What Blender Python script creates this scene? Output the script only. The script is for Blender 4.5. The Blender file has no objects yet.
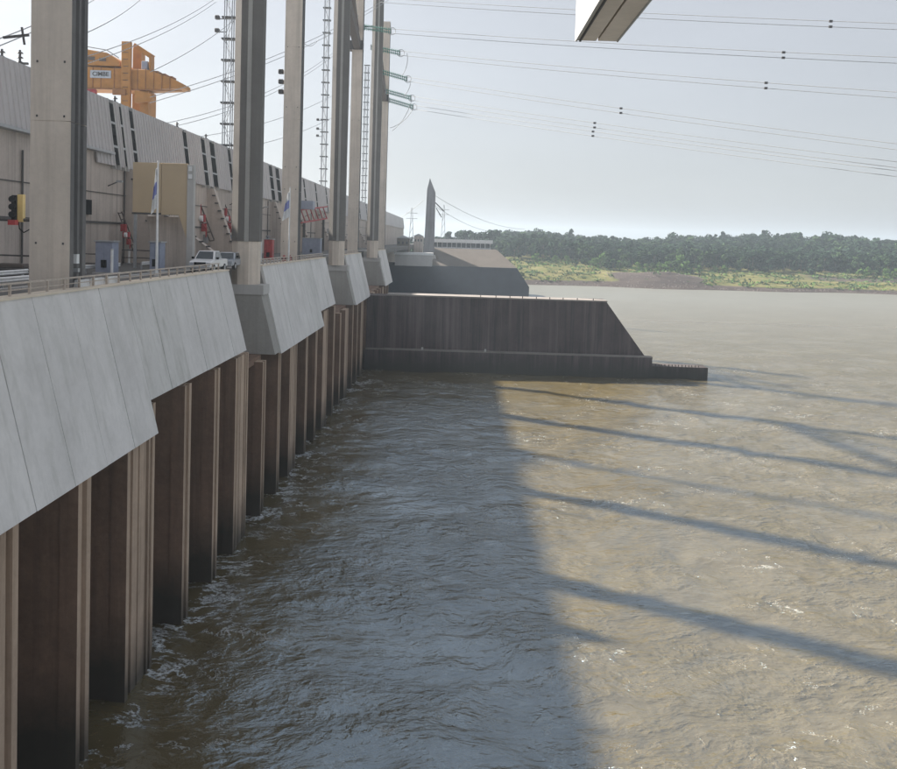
import bpy, bmesh, math, random
import numpy as np
from mathutils import Vector, Matrix

S = bpy.context.scene
COL = S.collection
R = math.radians

# ------------------------------------------------------------------ camera
CZ = 26.8                                # camera height above the tailwater
FPX = 850.0                              # focal length in pixels of an 897 px wide picture
PITCH, ROLL, YAW = R(2.5), R(1.7), R(0.5)
PPX, PPY = 448.5, 277.0                  # principal point in the picture
f0 = Vector((math.sin(-YAW) * math.cos(PITCH), math.cos(YAW) * math.cos(PITCH), -math.sin(PITCH)))
r0 = f0.cross(Vector((0, 0, 1))).normalized()
u0 = r0.cross(f0)
cr = r0 * math.cos(ROLL) + u0 * math.sin(ROLL)
cu = u0 * math.cos(ROLL) - r0 * math.sin(ROLL)
cam_d = bpy.data.cameras.new('camera')
cam = bpy.data.objects.new('camera', cam_d)
COL.objects.link(cam)
M = Matrix((cr, cu, -f0)).transposed().to_4x4()
M.translation = (0, 0, CZ)
cam.matrix_world = M
cam_d.sensor_width = 36
cam_d.lens = FPX / 897 * 36
cam_d.shift_y = -(384.5 - PPY) / 897
cam_d.clip_start = 0.3
cam_d.clip_end = 9000
S.camera = cam

def at(px, py, Y):
    """world point on the plane y = Y that this picture position looks at"""
    d = f0 + cr * ((px - PPX) / FPX) + cu * ((PPY - py) / FPX)
    return Vector((0, 0, CZ)) + d * (Y / d.y)

# ------------------------------------------------------------------ light
SUN_DIR = Vector((-1.0, 0.60, 0))        # horizontal direction towards the sun
SUN_EL = R(37.8)
az = SUN_DIR.normalized()
to_sun = Vector((az.x * math.cos(SUN_EL), az.y * math.cos(SUN_EL), math.sin(SUN_EL)))
sd = bpy.data.lights.new('sun', 'SUN')
sd.energy = 5.0
sd.angle = R(1.6)
sd.color = (1.0, 0.93, 0.83)
so = bpy.data.objects.new('sun', sd)
COL.objects.link(so)
so.rotation_euler = to_sun.to_track_quat('Z', 'Y').to_euler()
W = bpy.data.worlds.new('World')
S.world = W
W.use_nodes = True
wn = W.node_tree
bg = wn.nodes['Background']
sky = wn.nodes.new('ShaderNodeTexSky')
sky.sky_type = 'NISHITA'
sky.sun_disc = False
sky.sun_elevation = SUN_EL
sky.sun_rotation = math.atan2(to_sun.x, to_sun.y)
sky.air_density = 1.0
sky.dust_density = 3.0
sky.ozone_density = 2.5
hs = wn.nodes.new('ShaderNodeHueSaturation')
hs.inputs['Saturation'].default_value = 0.5
hs.inputs['Value'].default_value = 0.74
wn.links.new(sky.outputs[0], hs.inputs['Color'])
veil = wn.nodes.new('ShaderNodeMix')      # thin even high cloud over the clear sky
veil.data_type = 'RGBA'
veil.inputs[0].default_value = 0.66
veil.inputs[7].default_value = (1.68, 1.72, 1.80, 1)
wn.links.new(hs.outputs[0], veil.inputs[6])
tcw = wn.nodes.new('ShaderNodeTexCoord')
mpw = wn.nodes.new('ShaderNodeMapping'); mpw.inputs['Scale'].default_value = (1.0, 1.0, 4.0)
nzw = wn.nodes.new('ShaderNodeTexNoise'); nzw.inputs['Scale'].default_value = 2.2; nzw.inputs['Detail'].default_value = 5
mrw = wn.nodes.new('ShaderNodeMapRange')
for i_, v_ in ((1, 0.3), (2, 0.7), (3, 0.955), (4, 1.045)): mrw.inputs[i_].default_value = v_
mlw = wn.nodes.new('ShaderNodeVectorMath'); mlw.operation = 'SCALE'
wn.links.new(tcw.outputs['Generated'], mpw.inputs[0]); wn.links.new(mpw.outputs[0], nzw.inputs['Vector'])
wn.links.new(nzw.outputs['Fac'], mrw.inputs[0])
wn.links.new(veil.outputs[2], mlw.inputs[0]); wn.links.new(mrw.outputs[0], mlw.inputs['Scale'])
wn.links.new(mlw.outputs[0], bg.inputs[0])
bg.inputs[1].default_value = 0.10
S.view_settings.view_transform = 'Standard'
S.view_settings.look = 'None'
S.view_settings.exposure = 1.55
S.view_settings.gamma = 1.0
S.render.engine = 'CYCLES'
S.cycles.use_denoising = True
S.cycles.volume_bounces = 0
S.cycles.max_bounces = 6

# ------------------------------------------------------------------ materials
class NT:
    def __init__(s, name):
        s.m = bpy.data.materials.new(name)
        s.m.use_nodes = True
        s.t = s.m.node_tree
        s.b = s.t.nodes['Principled BSDF']
    def n(s, typ, **kw):
        o = s.t.nodes.new(typ)
        for k, v in kw.items():
            if hasattr(o, k): setattr(o, k, v)
        return o
    def l(s, a, b): s.t.links.new(a, b)
    def pos(s, scale=(1, 1, 1)):
        g = s.n('ShaderNodeNewGeometry')
        m = s.n('ShaderNodeMapping')
        m.inputs['Scale'].default_value = scale
        s.l(g.outputs['Position'], m.inputs[0])
        return m.outputs[0]
    def noise(s, scale, vec=None, detail=4, rough=0.55, dist=0.0):
        o = s.n('ShaderNodeTexNoise')
        o.inputs['Scale'].default_value = scale
        o.inputs['Detail'].default_value = detail
        o.inputs['Roughness'].default_value = rough
        o.inputs['Distortion'].default_value = dist
        s.l(vec if vec is not None else s.pos(), o.inputs['Vector'])
        return o.outputs['Fac']
    def ramp(s, fac, stops):
        o = s.n('ShaderNodeValToRGB')
        e = o.color_ramp.elements
        while len(e) < len(stops): e.new(0.5)
        for i, (p, c) in enumerate(stops):
            e[i].position = p
            e[i].color = (*c, 1) if len(c) == 3 else c
        s.l(fac, o.inputs[0])
        return o.outputs[0]
    def val(s, fac, lo, hi, a=0.0, b=1.0):
        o = s.n('ShaderNodeMapRange')
        for i, v in enumerate((lo, hi, a, b)): o.inputs[i + 1].default_value = v
        s.l(fac, o.inputs[0])
        return o.outputs[0]
    def math(s, op, a, b=None):
        o = s.n('ShaderNodeMath', operation=op)
        for i, v in enumerate((a, b)):
            if v is None: continue
            if isinstance(v, (int, float)): o.inputs[i].default_value = v
            else: s.l(v, o.inputs[i])
        return o.outputs[0]
    def mix(s, fac, a, b, typ='MIX'):
        o = s.n('ShaderNodeMix')
        o.data_type = 'RGBA'
        o.blend_type = typ
        if isinstance(fac, (int, float)): o.inputs[0].default_value = fac
        else: s.l(fac, o.inputs[0])
        for i, v in ((6, a), (7, b)):
            if isinstance(v, tuple): o.inputs[i].default_value = (*v, 1)
            else: s.l(v, o.inputs[i])
        return o.outputs[2]
    def bump(s, h, strength, dist=0.05, normal=None):
        o = s.n('ShaderNodeBump')
        o.inputs['Strength'].default_value = strength
        o.inputs['Distance'].default_value = dist
        s.l(h, o.inputs['Height'])
        if normal is not None: s.l(normal, o.inputs['Normal'])
        return o.outputs[0]

def concrete(name, c, streak=0.5, blotch=0.35, stain=(0.06, 0.05, 0.045), rough=0.9, wet_z=None, form=None, light=0.0):
    t = NT(name)
    big = t.noise(0.25, detail=6, rough=0.65)
    fine = t.noise(3.5, detail=5, rough=0.7)
    st = t.noise(1.0, t.pos((1.3, 1.3, 0.05)), detail=5, rough=0.65, dist=0.3)
    lo = tuple(v * (1 - blotch) for v in c); hi = tuple(min(1, v * (1 + blotch * 0.55)) for v in c)
    col = t.ramp(big, [(0.3, lo), (0.7, hi)])
    col = t.mix(0.35, col, t.ramp(fine, [(0.25, lo), (0.75, hi)]), 'MIX')
    sf = t.val(st, 0.48, 0.72, 0, streak)
    col = t.mix(sf, col, stain)
    oi = t.n('ShaderNodeObjectInfo')
    col = t.mix(t.val(oi.outputs['Random'], 0, 1, 0.0, 0.13), col, tuple(v * 0.45 for v in c))
    if light:                             # pale lime runs
        lr = t.noise(0.55, t.pos((1.6, 1.6, 0.04)), detail=5, rough=0.7)
        col = t.mix(t.val(lr, 0.5, 0.72, 0, light), col, tuple(min(1, v * 2.6 + 0.02) for v in c))
    if form:                              # faint board marks of the formwork
        w = t.n('ShaderNodeTexWave', wave_type='BANDS', bands_direction='Z')
        w.inputs['Scale'].default_value = form
        w.inputs['Distortion'].default_value = 0.15
        t.l(t.pos(), w.inputs['Vector'])
        col = t.mix(t.val(w.outputs[1], 0.9, 1.0, 0, 0.3), col, stain)
    if wet_z:                             # algae and damp above the water line
        g = t.n('ShaderNodeNewGeometry')
        sx = t.n('ShaderNodeSeparateXYZ')
        t.l(g.outputs['Position'], sx.inputs[0])
        z = t.math('ADD', sx.outputs[2], t.math('MULTIPLY', t.noise(0.8, detail=4), 1.6))
        wf = t.val(z, wet_z, wet_z + 3.5, 0.88, 0.0)
        col = t.mix(wf, col, (0.028, 0.028, 0.022))
    t.l(col, t.b.inputs['Base Color'])
    t.b.inputs['Roughness'].default_value = rough
    t.l(t.bump(t.noise(7.0, detail=6, rough=0.7), 0.35, 0.03), t.b.inputs['Normal'])
    return t.m

def paint(name, c, rough=0.5, metal=0.0, wear=0.12, sc=2.0):
    t = NT(name)
    n = t.noise(sc, detail=5, rough=0.65)
    t.l(t.ramp(n, [(0.3, tuple(v * (1 - wear) for v in c)), (0.7, tuple(min(1, v * (1 + wear)) for v in c))]), t.b.inputs['Base Color'])
    t.b.inputs['Roughness'].default_value = rough
    t.b.inputs['Metallic'].default_value = metal
    t.l(t.bump(n, 0.1, 0.01), t.b.inputs['Normal'])
    return t.m

MT = {}
MT['panel'] = concrete('panel_concrete', (0.69, 0.675, 0.665), streak=0.5, blotch=0.2, stain=(0.44, 0.44, 0.41))
MT['panel2'] = concrete('panel_concrete_stained', (0.66, 0.65, 0.635), streak=0.45, blotch=0.2, stain=(0.27, 0.27, 0.23))
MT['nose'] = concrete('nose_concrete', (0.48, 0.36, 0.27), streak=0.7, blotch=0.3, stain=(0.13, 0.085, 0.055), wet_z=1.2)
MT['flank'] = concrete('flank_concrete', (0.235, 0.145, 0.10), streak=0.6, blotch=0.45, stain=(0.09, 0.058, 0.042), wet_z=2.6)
MT['block'] = concrete('block_concrete', (0.36, 0.35, 0.33), streak=0.3, blotch=0.22, stain=(0.2, 0.19, 0.17))
MT['cap'] = concrete('cap_concrete', (0.5, 0.49, 0.48), streak=0.2, blotch=0.2, stain=(0.25, 0.24, 0.22))
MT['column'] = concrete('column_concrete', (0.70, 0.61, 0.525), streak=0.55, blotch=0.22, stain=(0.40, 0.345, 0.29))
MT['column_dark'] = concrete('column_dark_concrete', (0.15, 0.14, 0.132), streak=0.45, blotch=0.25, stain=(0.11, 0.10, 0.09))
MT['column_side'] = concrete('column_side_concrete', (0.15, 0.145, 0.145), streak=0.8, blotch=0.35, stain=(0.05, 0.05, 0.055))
MT['wall'] = concrete('wall_concrete', (0.52, 0.455, 0.41), streak=0.6, blotch=0.25, stain=(0.19, 0.155, 0.135))
MT['darkwall'] = concrete('training_wall_concrete', (0.085, 0.064, 0.066), streak=0.85, blotch=0.5, stain=(0.018, 0.017, 0.02), wet_z=1.5, light=0.55)
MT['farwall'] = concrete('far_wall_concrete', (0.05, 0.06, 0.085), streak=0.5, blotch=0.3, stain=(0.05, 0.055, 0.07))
MT['slope'] = concrete('spillway_concrete', (0.13, 0.11, 0.095), streak=0.3, blotch=0.25, stain=(0.1, 0.09, 0.08))
MT['ledge'] = concrete('ledge_concrete', (0.25, 0.225, 0.21), streak=0.2, blotch=0.35)
MT['obelisk'] = concrete('tower_concrete', (0.24, 0.235, 0.25), streak=0.5, blotch=0.25)
MT['cream'] = concrete('coping_concrete', (0.75, 0.66, 0.54), streak=0.1, blotch=0.2, stain=(0.4, 0.35, 0.3))
MT['clad'] = concrete('cladding_sheet', (0.5, 0.475, 0.48), streak=0.4, blotch=0.15, stain=(0.34, 0.32, 0.32), rough=0.6)
MT['road'] = concrete('deck_asphalt', (0.12, 0.115, 0.11), streak=0.0, blotch=0.3)
MT['white'] = paint('white_paint', (0.72, 0.73, 0.74))
MT['rail'] = paint('rail_paint', (0.42, 0.36, 0.31), wear=0.25, sc=6)
MT['black'] = paint('black_gap', (0.010, 0.010, 0.012), 0.95)
MT['black'].node_tree.nodes['Principled BSDF'].inputs['Specular IOR Level'].default_value = 0.1
MT['steel'] = paint('galvanised_steel', (0.36, 0.37, 0.39), 0.45, 0.4)
MT['darksteel'] = paint('dark_steel', (0.07, 0.065, 0.065), 0.6, 0.3)
MT['brownsteel'] = paint('brown_steel', (0.10, 0.08, 0.072), 0.75, 0.1)
MT['orange'] = paint('crane_paint', (0.40, 0.175, 0.03), 0.6, wear=0.18, sc=0.6)
MT['orange_dark'] = paint('crane_paint_grimy', (0.27, 0.115, 0.03), 0.65, wear=0.3, sc=1.2)
MT['red'] = paint('red_paint', (0.33, 0.03, 0.035), 0.5, wear=0.3)
MT['tan'] = paint('tan_board', (0.50, 0.385, 0.25), 0.75, wear=0.06, sc=0.4)
MT['bluegrey'] = paint('blue_grey_paint', (0.25, 0.28, 0.37), 0.6)
MT['glass'] = paint('dark_glass', (0.03, 0.04, 0.05), 0.12)
MT['green'] = paint('insulator_glass', (0.09, 0.27, 0.22), 0.3, wear=0.2)
MT['wire'] = paint('wire_aluminium', (0.36, 0.365, 0.375), 0.6, 0.2)
MT['yellow'] = paint('yellow_paint', (0.50, 0.40, 0.17), 0.5)
MT['blue'] = paint('flag_blue', (0.25, 0.28, 0.58), 0.8)
MT['silver'] = paint('silver_car_paint', (0.45, 0.48, 0.53), 0.25, 0.3)
MT['carwhite'] = paint('white_car_paint', (0.78, 0.78, 0.79), 0.22, wear=0.02)
MT['rubber'] = paint('rubber', (0.02, 0.02, 0.02), 0.85)
MT['trunk'] = paint('bark', (0.10, 0.075, 0.055), 0.9, wear=0.3)
MT['beam_under'] = concrete('beam_concrete', (0.78, 0.68, 0.59), streak=0.2, blotch=0.2, stain=(0.5, 0.43, 0.38))

MT['rock'] = concrete('shore_rock', (0.16, 0.13, 0.12), streak=0.2, blotch=0.4)
def leafmat(name, c):
    t = NT(name)
    n = t.noise(0.35, detail=3)
    f = t.noise(2.2, detail=2)
    col = t.ramp(n, [(0.3, tuple(v * 0.7 for v in c)), (0.7, tuple(v * 1.2 for v in c))])
    col = t.mix(0.25, col, t.ramp(f, [(0.3, tuple(v * 0.5 for v in c)), (0.7, tuple(v * 1.6 for v in c))]))
    t.l(col, t.b.inputs['Base Color'])
    t.b.inputs['Roughness'].default_value = 1.0
    t.b.inputs['Specular IOR Level'].default_value = 0.05
    return t.m
MT['leaf_dark'] = leafmat('leaves_dark', (0.026, 0.050, 0.030))
MT['leaf_mid'] = leafmat('leaves_mid', (0.045, 0.078, 0.034))
MT['leaf_light'] = leafmat('leaves_light', (0.095, 0.17, 0.05))

def water_mat():
    t = NT('river_water')
    g = t.n('ShaderNodeNewGeometry')
    sx = t.n('ShaderNodeSeparateXYZ')
    t.l(g.outputs['Position'], sx.inputs[0])
    X, Y = sx.outputs[0], sx.outputs[1]
    # gentle warp so that the chop bends with the boils
    wn_ = t.n('ShaderNodeTexNoise'); wn_.inputs['Scale'].default_value = 0.10; wn_.inputs['Detail'].default_value = 2
    t.l(g.outputs['Position'], wn_.inputs['Vector'])
    sc = t.n('ShaderNodeVectorMath', operation='MULTIPLY_ADD')
    t.l(wn_.outputs['Color'], sc.inputs[0]); sc.inputs[1].default_value = (5, 5, 0); t.l(g.outputs['Position'], sc.inputs[2])
    st = t.n('ShaderNodeMapping'); st.inputs['Scale'].default_value = (0.75, 1.15, 1)
    t.l(sc.outputs[0], st.inputs[0])
    wv = st.outputs[0]
    def nz(scale, vec, detail=4, rough=0.6, dist=0.0):
        return t.noise(scale, vec, detail, rough, dist)
    def crest(n, k=2.0):                  # 1 on the crest lines of a noise, falling off both ways
        return t.math('SUBTRACT', 1.0, t.math('MULTIPLY', t.math('ABSOLUTE', t.math('SUBTRACT', n, 0.5)), k))
    broad = nz(0.07, wv, 3)
    mid = nz(0.32, wv, 3)
    chop = crest(nz(0.62, wv, 2, 0.5), 2.6)
    fine = crest(nz(1.7, wv, 3, 0.55), 2.2)
    tiny = nz(5.5, wv, 3, 0.6)
    # silt clouds
    col = t.ramp(broad, [(0.30, (0.108, 0.082, 0.034)), (0.72, (0.136, 0.109, 0.056))])
    col = t.mix(t.val(mid, 0.35, 0.75, 0, 0.35), col, (0.18, 0.145, 0.08))
    # foam: thin broken filaments; thicker in the churn at the pier feet
    fil = crest(nz(0.42, wv, 6, 0.66, 0.3), 2.0)
    patch = t.math('MULTIPLY', t.val(nz(0.10, t.pos(), 3), 0.50, 0.66, 0, 1), t.val(nz(0.9, t.pos(), 2), 0.42, 0.62, 0, 1))
    nearp = t.val(X, -18.0, -12.0, 1.0, 0.0)
    mids = t.val(X, -14.0, -2.0, 1.0, 0.0)
    nn = t.math('MULTIPLY', nearp, t.val(nz(0.22, t.pos((1, 1, 0)), 3), 0.42, 0.60, 0, 1))
    f1 = t.math('MULTIPLY', t.val(fil, 0.965, 0.99, 0, 1), t.math('MAXIMUM', patch, t.math('MULTIPLY', mids, t.val(nz(0.2, t.pos(), 3), 0.5, 0.6, 0, 0.8))))
    f2 = t.math('MULTIPLY', t.val(t.math('ADD', fil, t.math('MULTIPLY', nn, 0.16)), 1.02, 1.08, 0, 1), t.val(tiny, 0.40, 0.60, 0, 1))
    foam = t.math('MAXIMUM', t.math('MULTIPLY', f1, 0.8), f2)
    foam = t.math('MULTIPLY', foam, t.val(Y, 150, 260, 1, 0))
    fcol = t.mix(nearp, (0.50, 0.42, 0.29), (0.72, 0.72, 0.70))
    col = t.mix(foam, col, fcol)
    t.l(col, t.b.inputs['Base Color'])
    t.b.inputs['IOR'].default_value = 3.1
    t.b.inputs['Specular Tint'].default_value = (0.55, 0.77, 1.0, 1)
    rg = t.math('ADD', t.val(foam, 0, 1, 0.08, 0.75), t.val(Y, 130, 430, 0.0, 0.33))
    t.l(rg, t.b.inputs['Roughness'])
    # smooth boils among ruffled water
    ruf = t.val(nz(0.085, wv, 3), 0.36, 0.60, 0.35, 1.2)
    h = t.math('ADD', t.math('MULTIPLY', chop, 0.34), t.math('MULTIPLY', fine, 0.17))
    h = t.math('ADD', h, t.math('MULTIPLY', tiny, 0.10))
    h = t.math('MULTIPLY', h, ruf)
    h = t.math('ADD', h, t.math('MULTIPLY', mid, 0.45))
    h = t.math('MULTIPLY', h, t.val(Y, 140, 420, 1.0, 0.2))
    h = t.math('MULTIPLY', h, t.val(X, -16, 0, 0.42, 1.0))
    h = t.math('ADD', h, t.math('MULTIPLY', foam, 0.10))
    t.l(t.bump(h, 1.0, 0.66), t.b.inputs['Normal'])
    return t.m
MT['water'] = water_mat()

def bank_mat():
    t = NT('far_bank_ground')
    g = t.n('ShaderNodeNewGeometry')
    sx = t.n('ShaderNodeSeparateXYZ')
    t.l(g.outputs['Position'], sx.inputs[0])
    n = t.noise(0.03, detail=5)
    n2 = t.noise(0.16, t.pos((0.4, 1, 2.5)), detail=5, rough=0.7)
    grass = t.ramp(n2, [(0.3, (0.05, 0.066, 0.022)), (0.5, (0.125, 0.122, 0.045)), (0.7, (0.20, 0.17, 0.085))])
    mud = t.ramp(n2, [(0.3, (0.042, 0.034, 0.034)), (0.7, (0.085, 0.068, 0.060))])
    at_ = t.n('ShaderNodeAttribute'); at_.attribute_name = 'mud'
    m = t.math('ADD', at_.outputs['Fac'], t.math('MULTIPLY', t.math('SUBTRACT', n2, 0.5), 0.9))
    col = t.mix(t.val(m, 0.42, 0.58, 0, 1), grass, mud)
    t.l(col, t.b.inputs['Base Color'])
    t.b.inputs['Roughness'].default_value = 1.0
    t.b.inputs['Specular IOR Level'].default_value = 0.1
    return t.m
MT['bank'] = bank_mat()

# ------------------------------------------------------------------ builders
def link(o, parent=None):
    COL.objects.link(o)
    if parent is not None:
        o.parent = parent
        if o.get('_local') is None:
            pl = parent.location.copy(); q = parent.parent
            while q is not None: pl += q.location; q = q.parent
            o.location = o.location - pl
    return o

def tag(o, label=None, cat=None, group=None, kind=None):
    if label: o['label'] = label
    if cat: o['category'] = cat
    if group: o['group'] = group
    if kind: o['kind'] = kind
    return o

def root(name, loc, label, cat, group=None):
    o = bpy.data.objects.new(name, None)
    o.location = loc
    o.empty_display_size = 0.3
    COL.objects.link(o)
    return tag(o, label, cat, group)

class MB:
    """collects shapes (world coordinates) for ONE mesh object"""
    def __init__(s): s.v = []; s.f = []; s.mi = []; s.m = 0
    def add(s, vs, fs):
        k = len(s.v)
        s.v += [tuple(v) for v in vs]
        s.f += [tuple(i + k for i in f) for f in fs]
        s.mi += [s.m] * len(fs)
        return s
    def box(s, x0, x1, y0, y1, z0, z1):
        vs = [(x, y, z) for z in (z0, z1) for x, y in ((x0, y0), (x1, y0), (x1, y1), (x0, y1))]
        return s.add(vs, [(3, 2, 1, 0), (4, 5, 6, 7), (0, 1, 5, 4), (1, 2, 6, 5), (2, 3, 7, 6), (3, 0, 4, 7)])
    def prism(s, pts, axis, a, b):
        """closed outline pts (u,v) extruded from a to b along axis ('x','y','z')"""
        def p3(p, w):
            return {'x': (w, p[0], p[1]), 'y': (p[0], w, p[1]), 'z': (p[0], p[1], w)}[axis]
        n = len(pts)
        vs = [p3(p, a) for p in pts] + [p3(p, b) for p in pts]
        fs = [tuple(range(n))[::-1], tuple(range(n, 2 * n))] + [(i, (i + 1) % n, n + (i + 1) % n, n + i) for i in range(n)]
        return s.add(vs, fs)
    def tube(s, p, q, r, r2=None, seg=6):
        p, q = Vector(p), Vector(q); r2 = r if r2 is None else r2
        d = (q - p).normalized()
        a = d.orthogonal().normalized(); b = d.cross(a)
        vs = []
        for c, rr in ((p, r), (q, r2)):
            vs += [c + (a * math.cos(2 * math.pi * i / seg) + b * math.sin(2 * math.pi * i / seg)) * rr for i in range(seg)]
        fs = [tuple(range(seg))[::-1], tuple(range(seg, 2 * seg))] + [(i, (i + 1) % seg, seg + (i + 1) % seg, seg + i) for i in range(seg)]
        return s.add(vs, fs)
    def bar(s, p, q, w, h=None):
        """square bar from p to q"""
        p, q = Vector(p), Vector(q); h = w if h is None else h
        d = (q - p).normalized()
        up = Vector((0, 0, 1)) if abs(d.z) < 0.95 else Vector((0, 1, 0))
        a = d.cross(up).normalized() * (w / 2); b = a.cross(d).normalized() * (h / 2)
        vs = [c + i * a + j * b for c in (p, q) for i, j in ((-1, -1), (1, -1), (1, 1), (-1, 1))]
        return s.add(vs, [(3, 2, 1, 0), (4, 5, 6, 7), (0, 1, 5, 4), (1, 2, 6, 5), (2, 3, 7, 6), (3, 0, 4, 7)])
    def path(s, pts, r, seg=4):
        n = len(pts); pts = [Vector(p) for p in pts]; vs = []
        for i, p in enumerate(pts):
            d = (pts[min(i + 1, n - 1)] - pts[max(i - 1, 0)]).normalized()
            up = Vector((0, 0, 1)) if abs(d.z) < 0.95 else Vector((0, 1, 0))
            a = d.cross(up).normalized(); b = a.cross(d)
            vs += [p + (a * math.cos(2 * math.pi * k / seg) + b * math.sin(2 * math.pi * k / seg)) * r for k in range(seg)]
        fs = [(i * seg + k, i * seg + (k + 1) % seg, (i + 1) * seg + (k + 1) % seg, (i + 1) * seg + k) for i in range(n - 1) for k in range(seg)]
        fs += [tuple(range(seg))[::-1], tuple(range((n - 1) * seg, n * seg))]
        return s.add(vs, fs)
    def mesh(s, name, mats, smooth=False):
        me = bpy.data.meshes.new(name)
        me.from_pydata(s.v, [], s.f)
        for m in (mats if isinstance(mats, (list, tuple)) else [mats]): me.materials.append(m)
        if len(me.materials) > 1: me.polygons.foreach_set('material_index', s.mi)
        bm = bmesh.new(); bm.from_mesh(me)
        bmesh.ops.recalc_face_normals(bm, faces=bm.faces)
        bm.to_mesh(me); bm.free()
        if smooth:
            me.polygons.foreach_set('use_smooth', [True] * len(me.polygons))
        return me
    def build(s, name, mats, parent=None, smooth=False, bevel=0.0):
        """world-coordinate mesh whose origin is put at its own base centre"""
        a = np.array(s.v)
        c = Vector(((a[:, 0].min() + a[:, 0].max()) / 2, (a[:, 1].min() + a[:, 1].max()) / 2, a[:, 2].min()))
        s.v = [(v[0] - c.x, v[1] - c.y, v[2] - c.z) for v in s.v]
        o = bpy.data.objects.new(name, s.mesh(name, mats, smooth))
        o.location = c
        link(o, parent)
        if bevel:
            b = o.modifiers.new('bevel', 'BEVEL'); b.width = bevel; b.segments = 1; b.limit_method = 'ANGLE'
        return o

def inst(name, me, loc, parent=None):
    o = bpy.data.objects.new(name, me)
    o.location = loc
    return link(o, parent)

def copy_tree(o, parent=None):
    c = o.copy(); COL.objects.link(c)
    if parent is not None: c.parent = parent
    for ch in list(o.children): copy_tree(ch, c)
    return c

# ------------------------------------------------------------------ water (one sheet, finer near the dam)
def vnoise(x, y, seed):
    rng = np.random.RandomState(seed)
    T = rng.rand(256, 256)
    xi = np.floor(x).astype(int); yi = np.floor(y).astype(int)
    fx = x - xi; fy = y - yi
    fx = fx * fx * fx * (fx * (6 * fx - 15) + 10); fy = fy * fy * fy * (fy * (6 * fy - 15) + 10)
    a = T[xi % 256, yi % 256]; b = T[(xi + 1) % 256, yi % 256]; c = T[xi % 256, (yi + 1) % 256]; d = T[(xi + 1) % 256, (yi + 1) % 256]
    return (a * (1 - fx) + b * fx) * (1 - fy) + (c * (1 - fx) + d * fx) * fy - 0.5

def grid_obj(name, xs, ys, zf, mat, attr=None):
    Xg, Yg = np.meshgrid(xs, ys)
    Z = zf(Xg, Yg)
    nx, ny = len(xs), len(ys)
    co = np.stack([Xg.ravel(), Yg.ravel(), Z.ravel()], 1).astype(np.float32)
    i = (np.arange(ny - 1)[:, None] * nx + np.arange(nx - 1)[None, :]).ravel()
    q = np.stack([i, i + 1, i + nx + 1, i + nx], 1).astype(np.int32)
    me = bpy.data.meshes.new(name)
    me.vertices.add(len(co)); me.vertices.foreach_set('co', co.ravel())
    me.loops.add(q.size); me.loops.foreach_set('vertex_index', q.ravel())
    me.polygons.add(len(q)); me.polygons.foreach_set('loop_start', np.arange(len(q), dtype=np.int32) * 4)
    me.polygons.foreach_set('use_smooth', np.ones(len(q), bool))
    me.update(calc_edges=True)
    me.materials.append(mat)
    if attr:
        a = me.attributes.new(attr[0], 'FLOAT', 'POINT')
        a.data.foreach_set('value', attr[1](Xg, Yg).ravel().astype(np.float32))
    o = bpy.data.objects.new(name, me)
    COL.objects.link(o)
    return o

def water_z(X, Y):
    wx = X + 6 * vnoise(X / 11, Y / 11, 1) + 3 * vnoise(X / 4.5, Y / 4.5, 2)
    wy = Y + 6 * vnoise(X / 11 + 40, Y / 11, 3) + 3 * vnoise(X / 4.5 + 9, Y / 4.5, 4)
    z = 0.34 * vnoise(wx / 7, wy / 7, 5) + 0.24 * vnoise(wx / 3.1, wy / 3.1, 6) + 0.13 * vnoise(wx / 1.4, wy / 1.4, 7)
    near = np.exp(-((X + 16) / 6.0) ** 2)
    z = z * (1 - 0.35 * near)
    fade = np.clip((420 - Y) / 250, 0, 1) * np.clip((170 - X) / 90, 0, 1) * np.clip((Y + 20) / 15, 0, 1)
    return z * fade
xs = np.concatenate([[-900, -300, -60], np.arange(-34, 44, 0.36), np.arange(44, 110, 1.0), np.arange(110, 190, 4), [220, 300, 500, 900, 1700, 3500]])
ys = np.concatenate([[-600, -100, -30], np.arange(-10, 24, 2), np.arange(24, 118, 0.36), np.arange(118, 180, 0.6), np.arange(180, 440, 3), [480, 560, 640, 900, 1500, 3800]])
tag(grid_obj('water', xs, ys, water_z, MT['water']), kind='structure')

# river bed and the ground under everything, reaching the horizon
MB().box(-3500, 3500, -800, 3900, -6.0, -5.0).build('ground', MT['road'])
tag(bpy.data.objects['ground'], kind='structure')

# ------------------------------------------------------------------ far bank
def shore(X):                            # where the far bank meets the water
    return 533 + np.clip(X - 20, -300, 600) * 0.055 + 5 * np.sin(X / 34) + 3 * np.sin(X / 13 + 1)
def bank_h(X, Y):
    d = Y - shore(X)
    base = np.clip(d * 0.30, -4, 2.2)
    rise = 9.5 * np.clip((d - 8) / 80, 0, 1) ** 0.8
    left = 4.0 * np.exp(-((X - 55) / 45) ** 2) * np.clip(d / 60, 0, 1)
    hillx = 0.6 + 0.5 * np.clip((X - 190) / 130, 0, 1) + 0.45 * np.exp(-((X - 320) / 150) ** 2) + 0.25 * np.exp(-((X - 95) / 60) ** 2)
    hill = 12 * hillx * np.clip((d - 95) / 200, 0, 1) ** 1.2
    mound = 4.5 * np.exp(-((X - 135) / 32) ** 2) * np.exp(-((d - 26) / 16) ** 2)
    rough = 1.6 * vnoise(X / 23, Y / 23, 11) + 0.8 * vnoise(X / 7, Y / 7, 12)
    return base + np.where(d > 0, rise + left + hill + mound + rough * np.clip(d / 30, 0, 1), 0)
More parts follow.
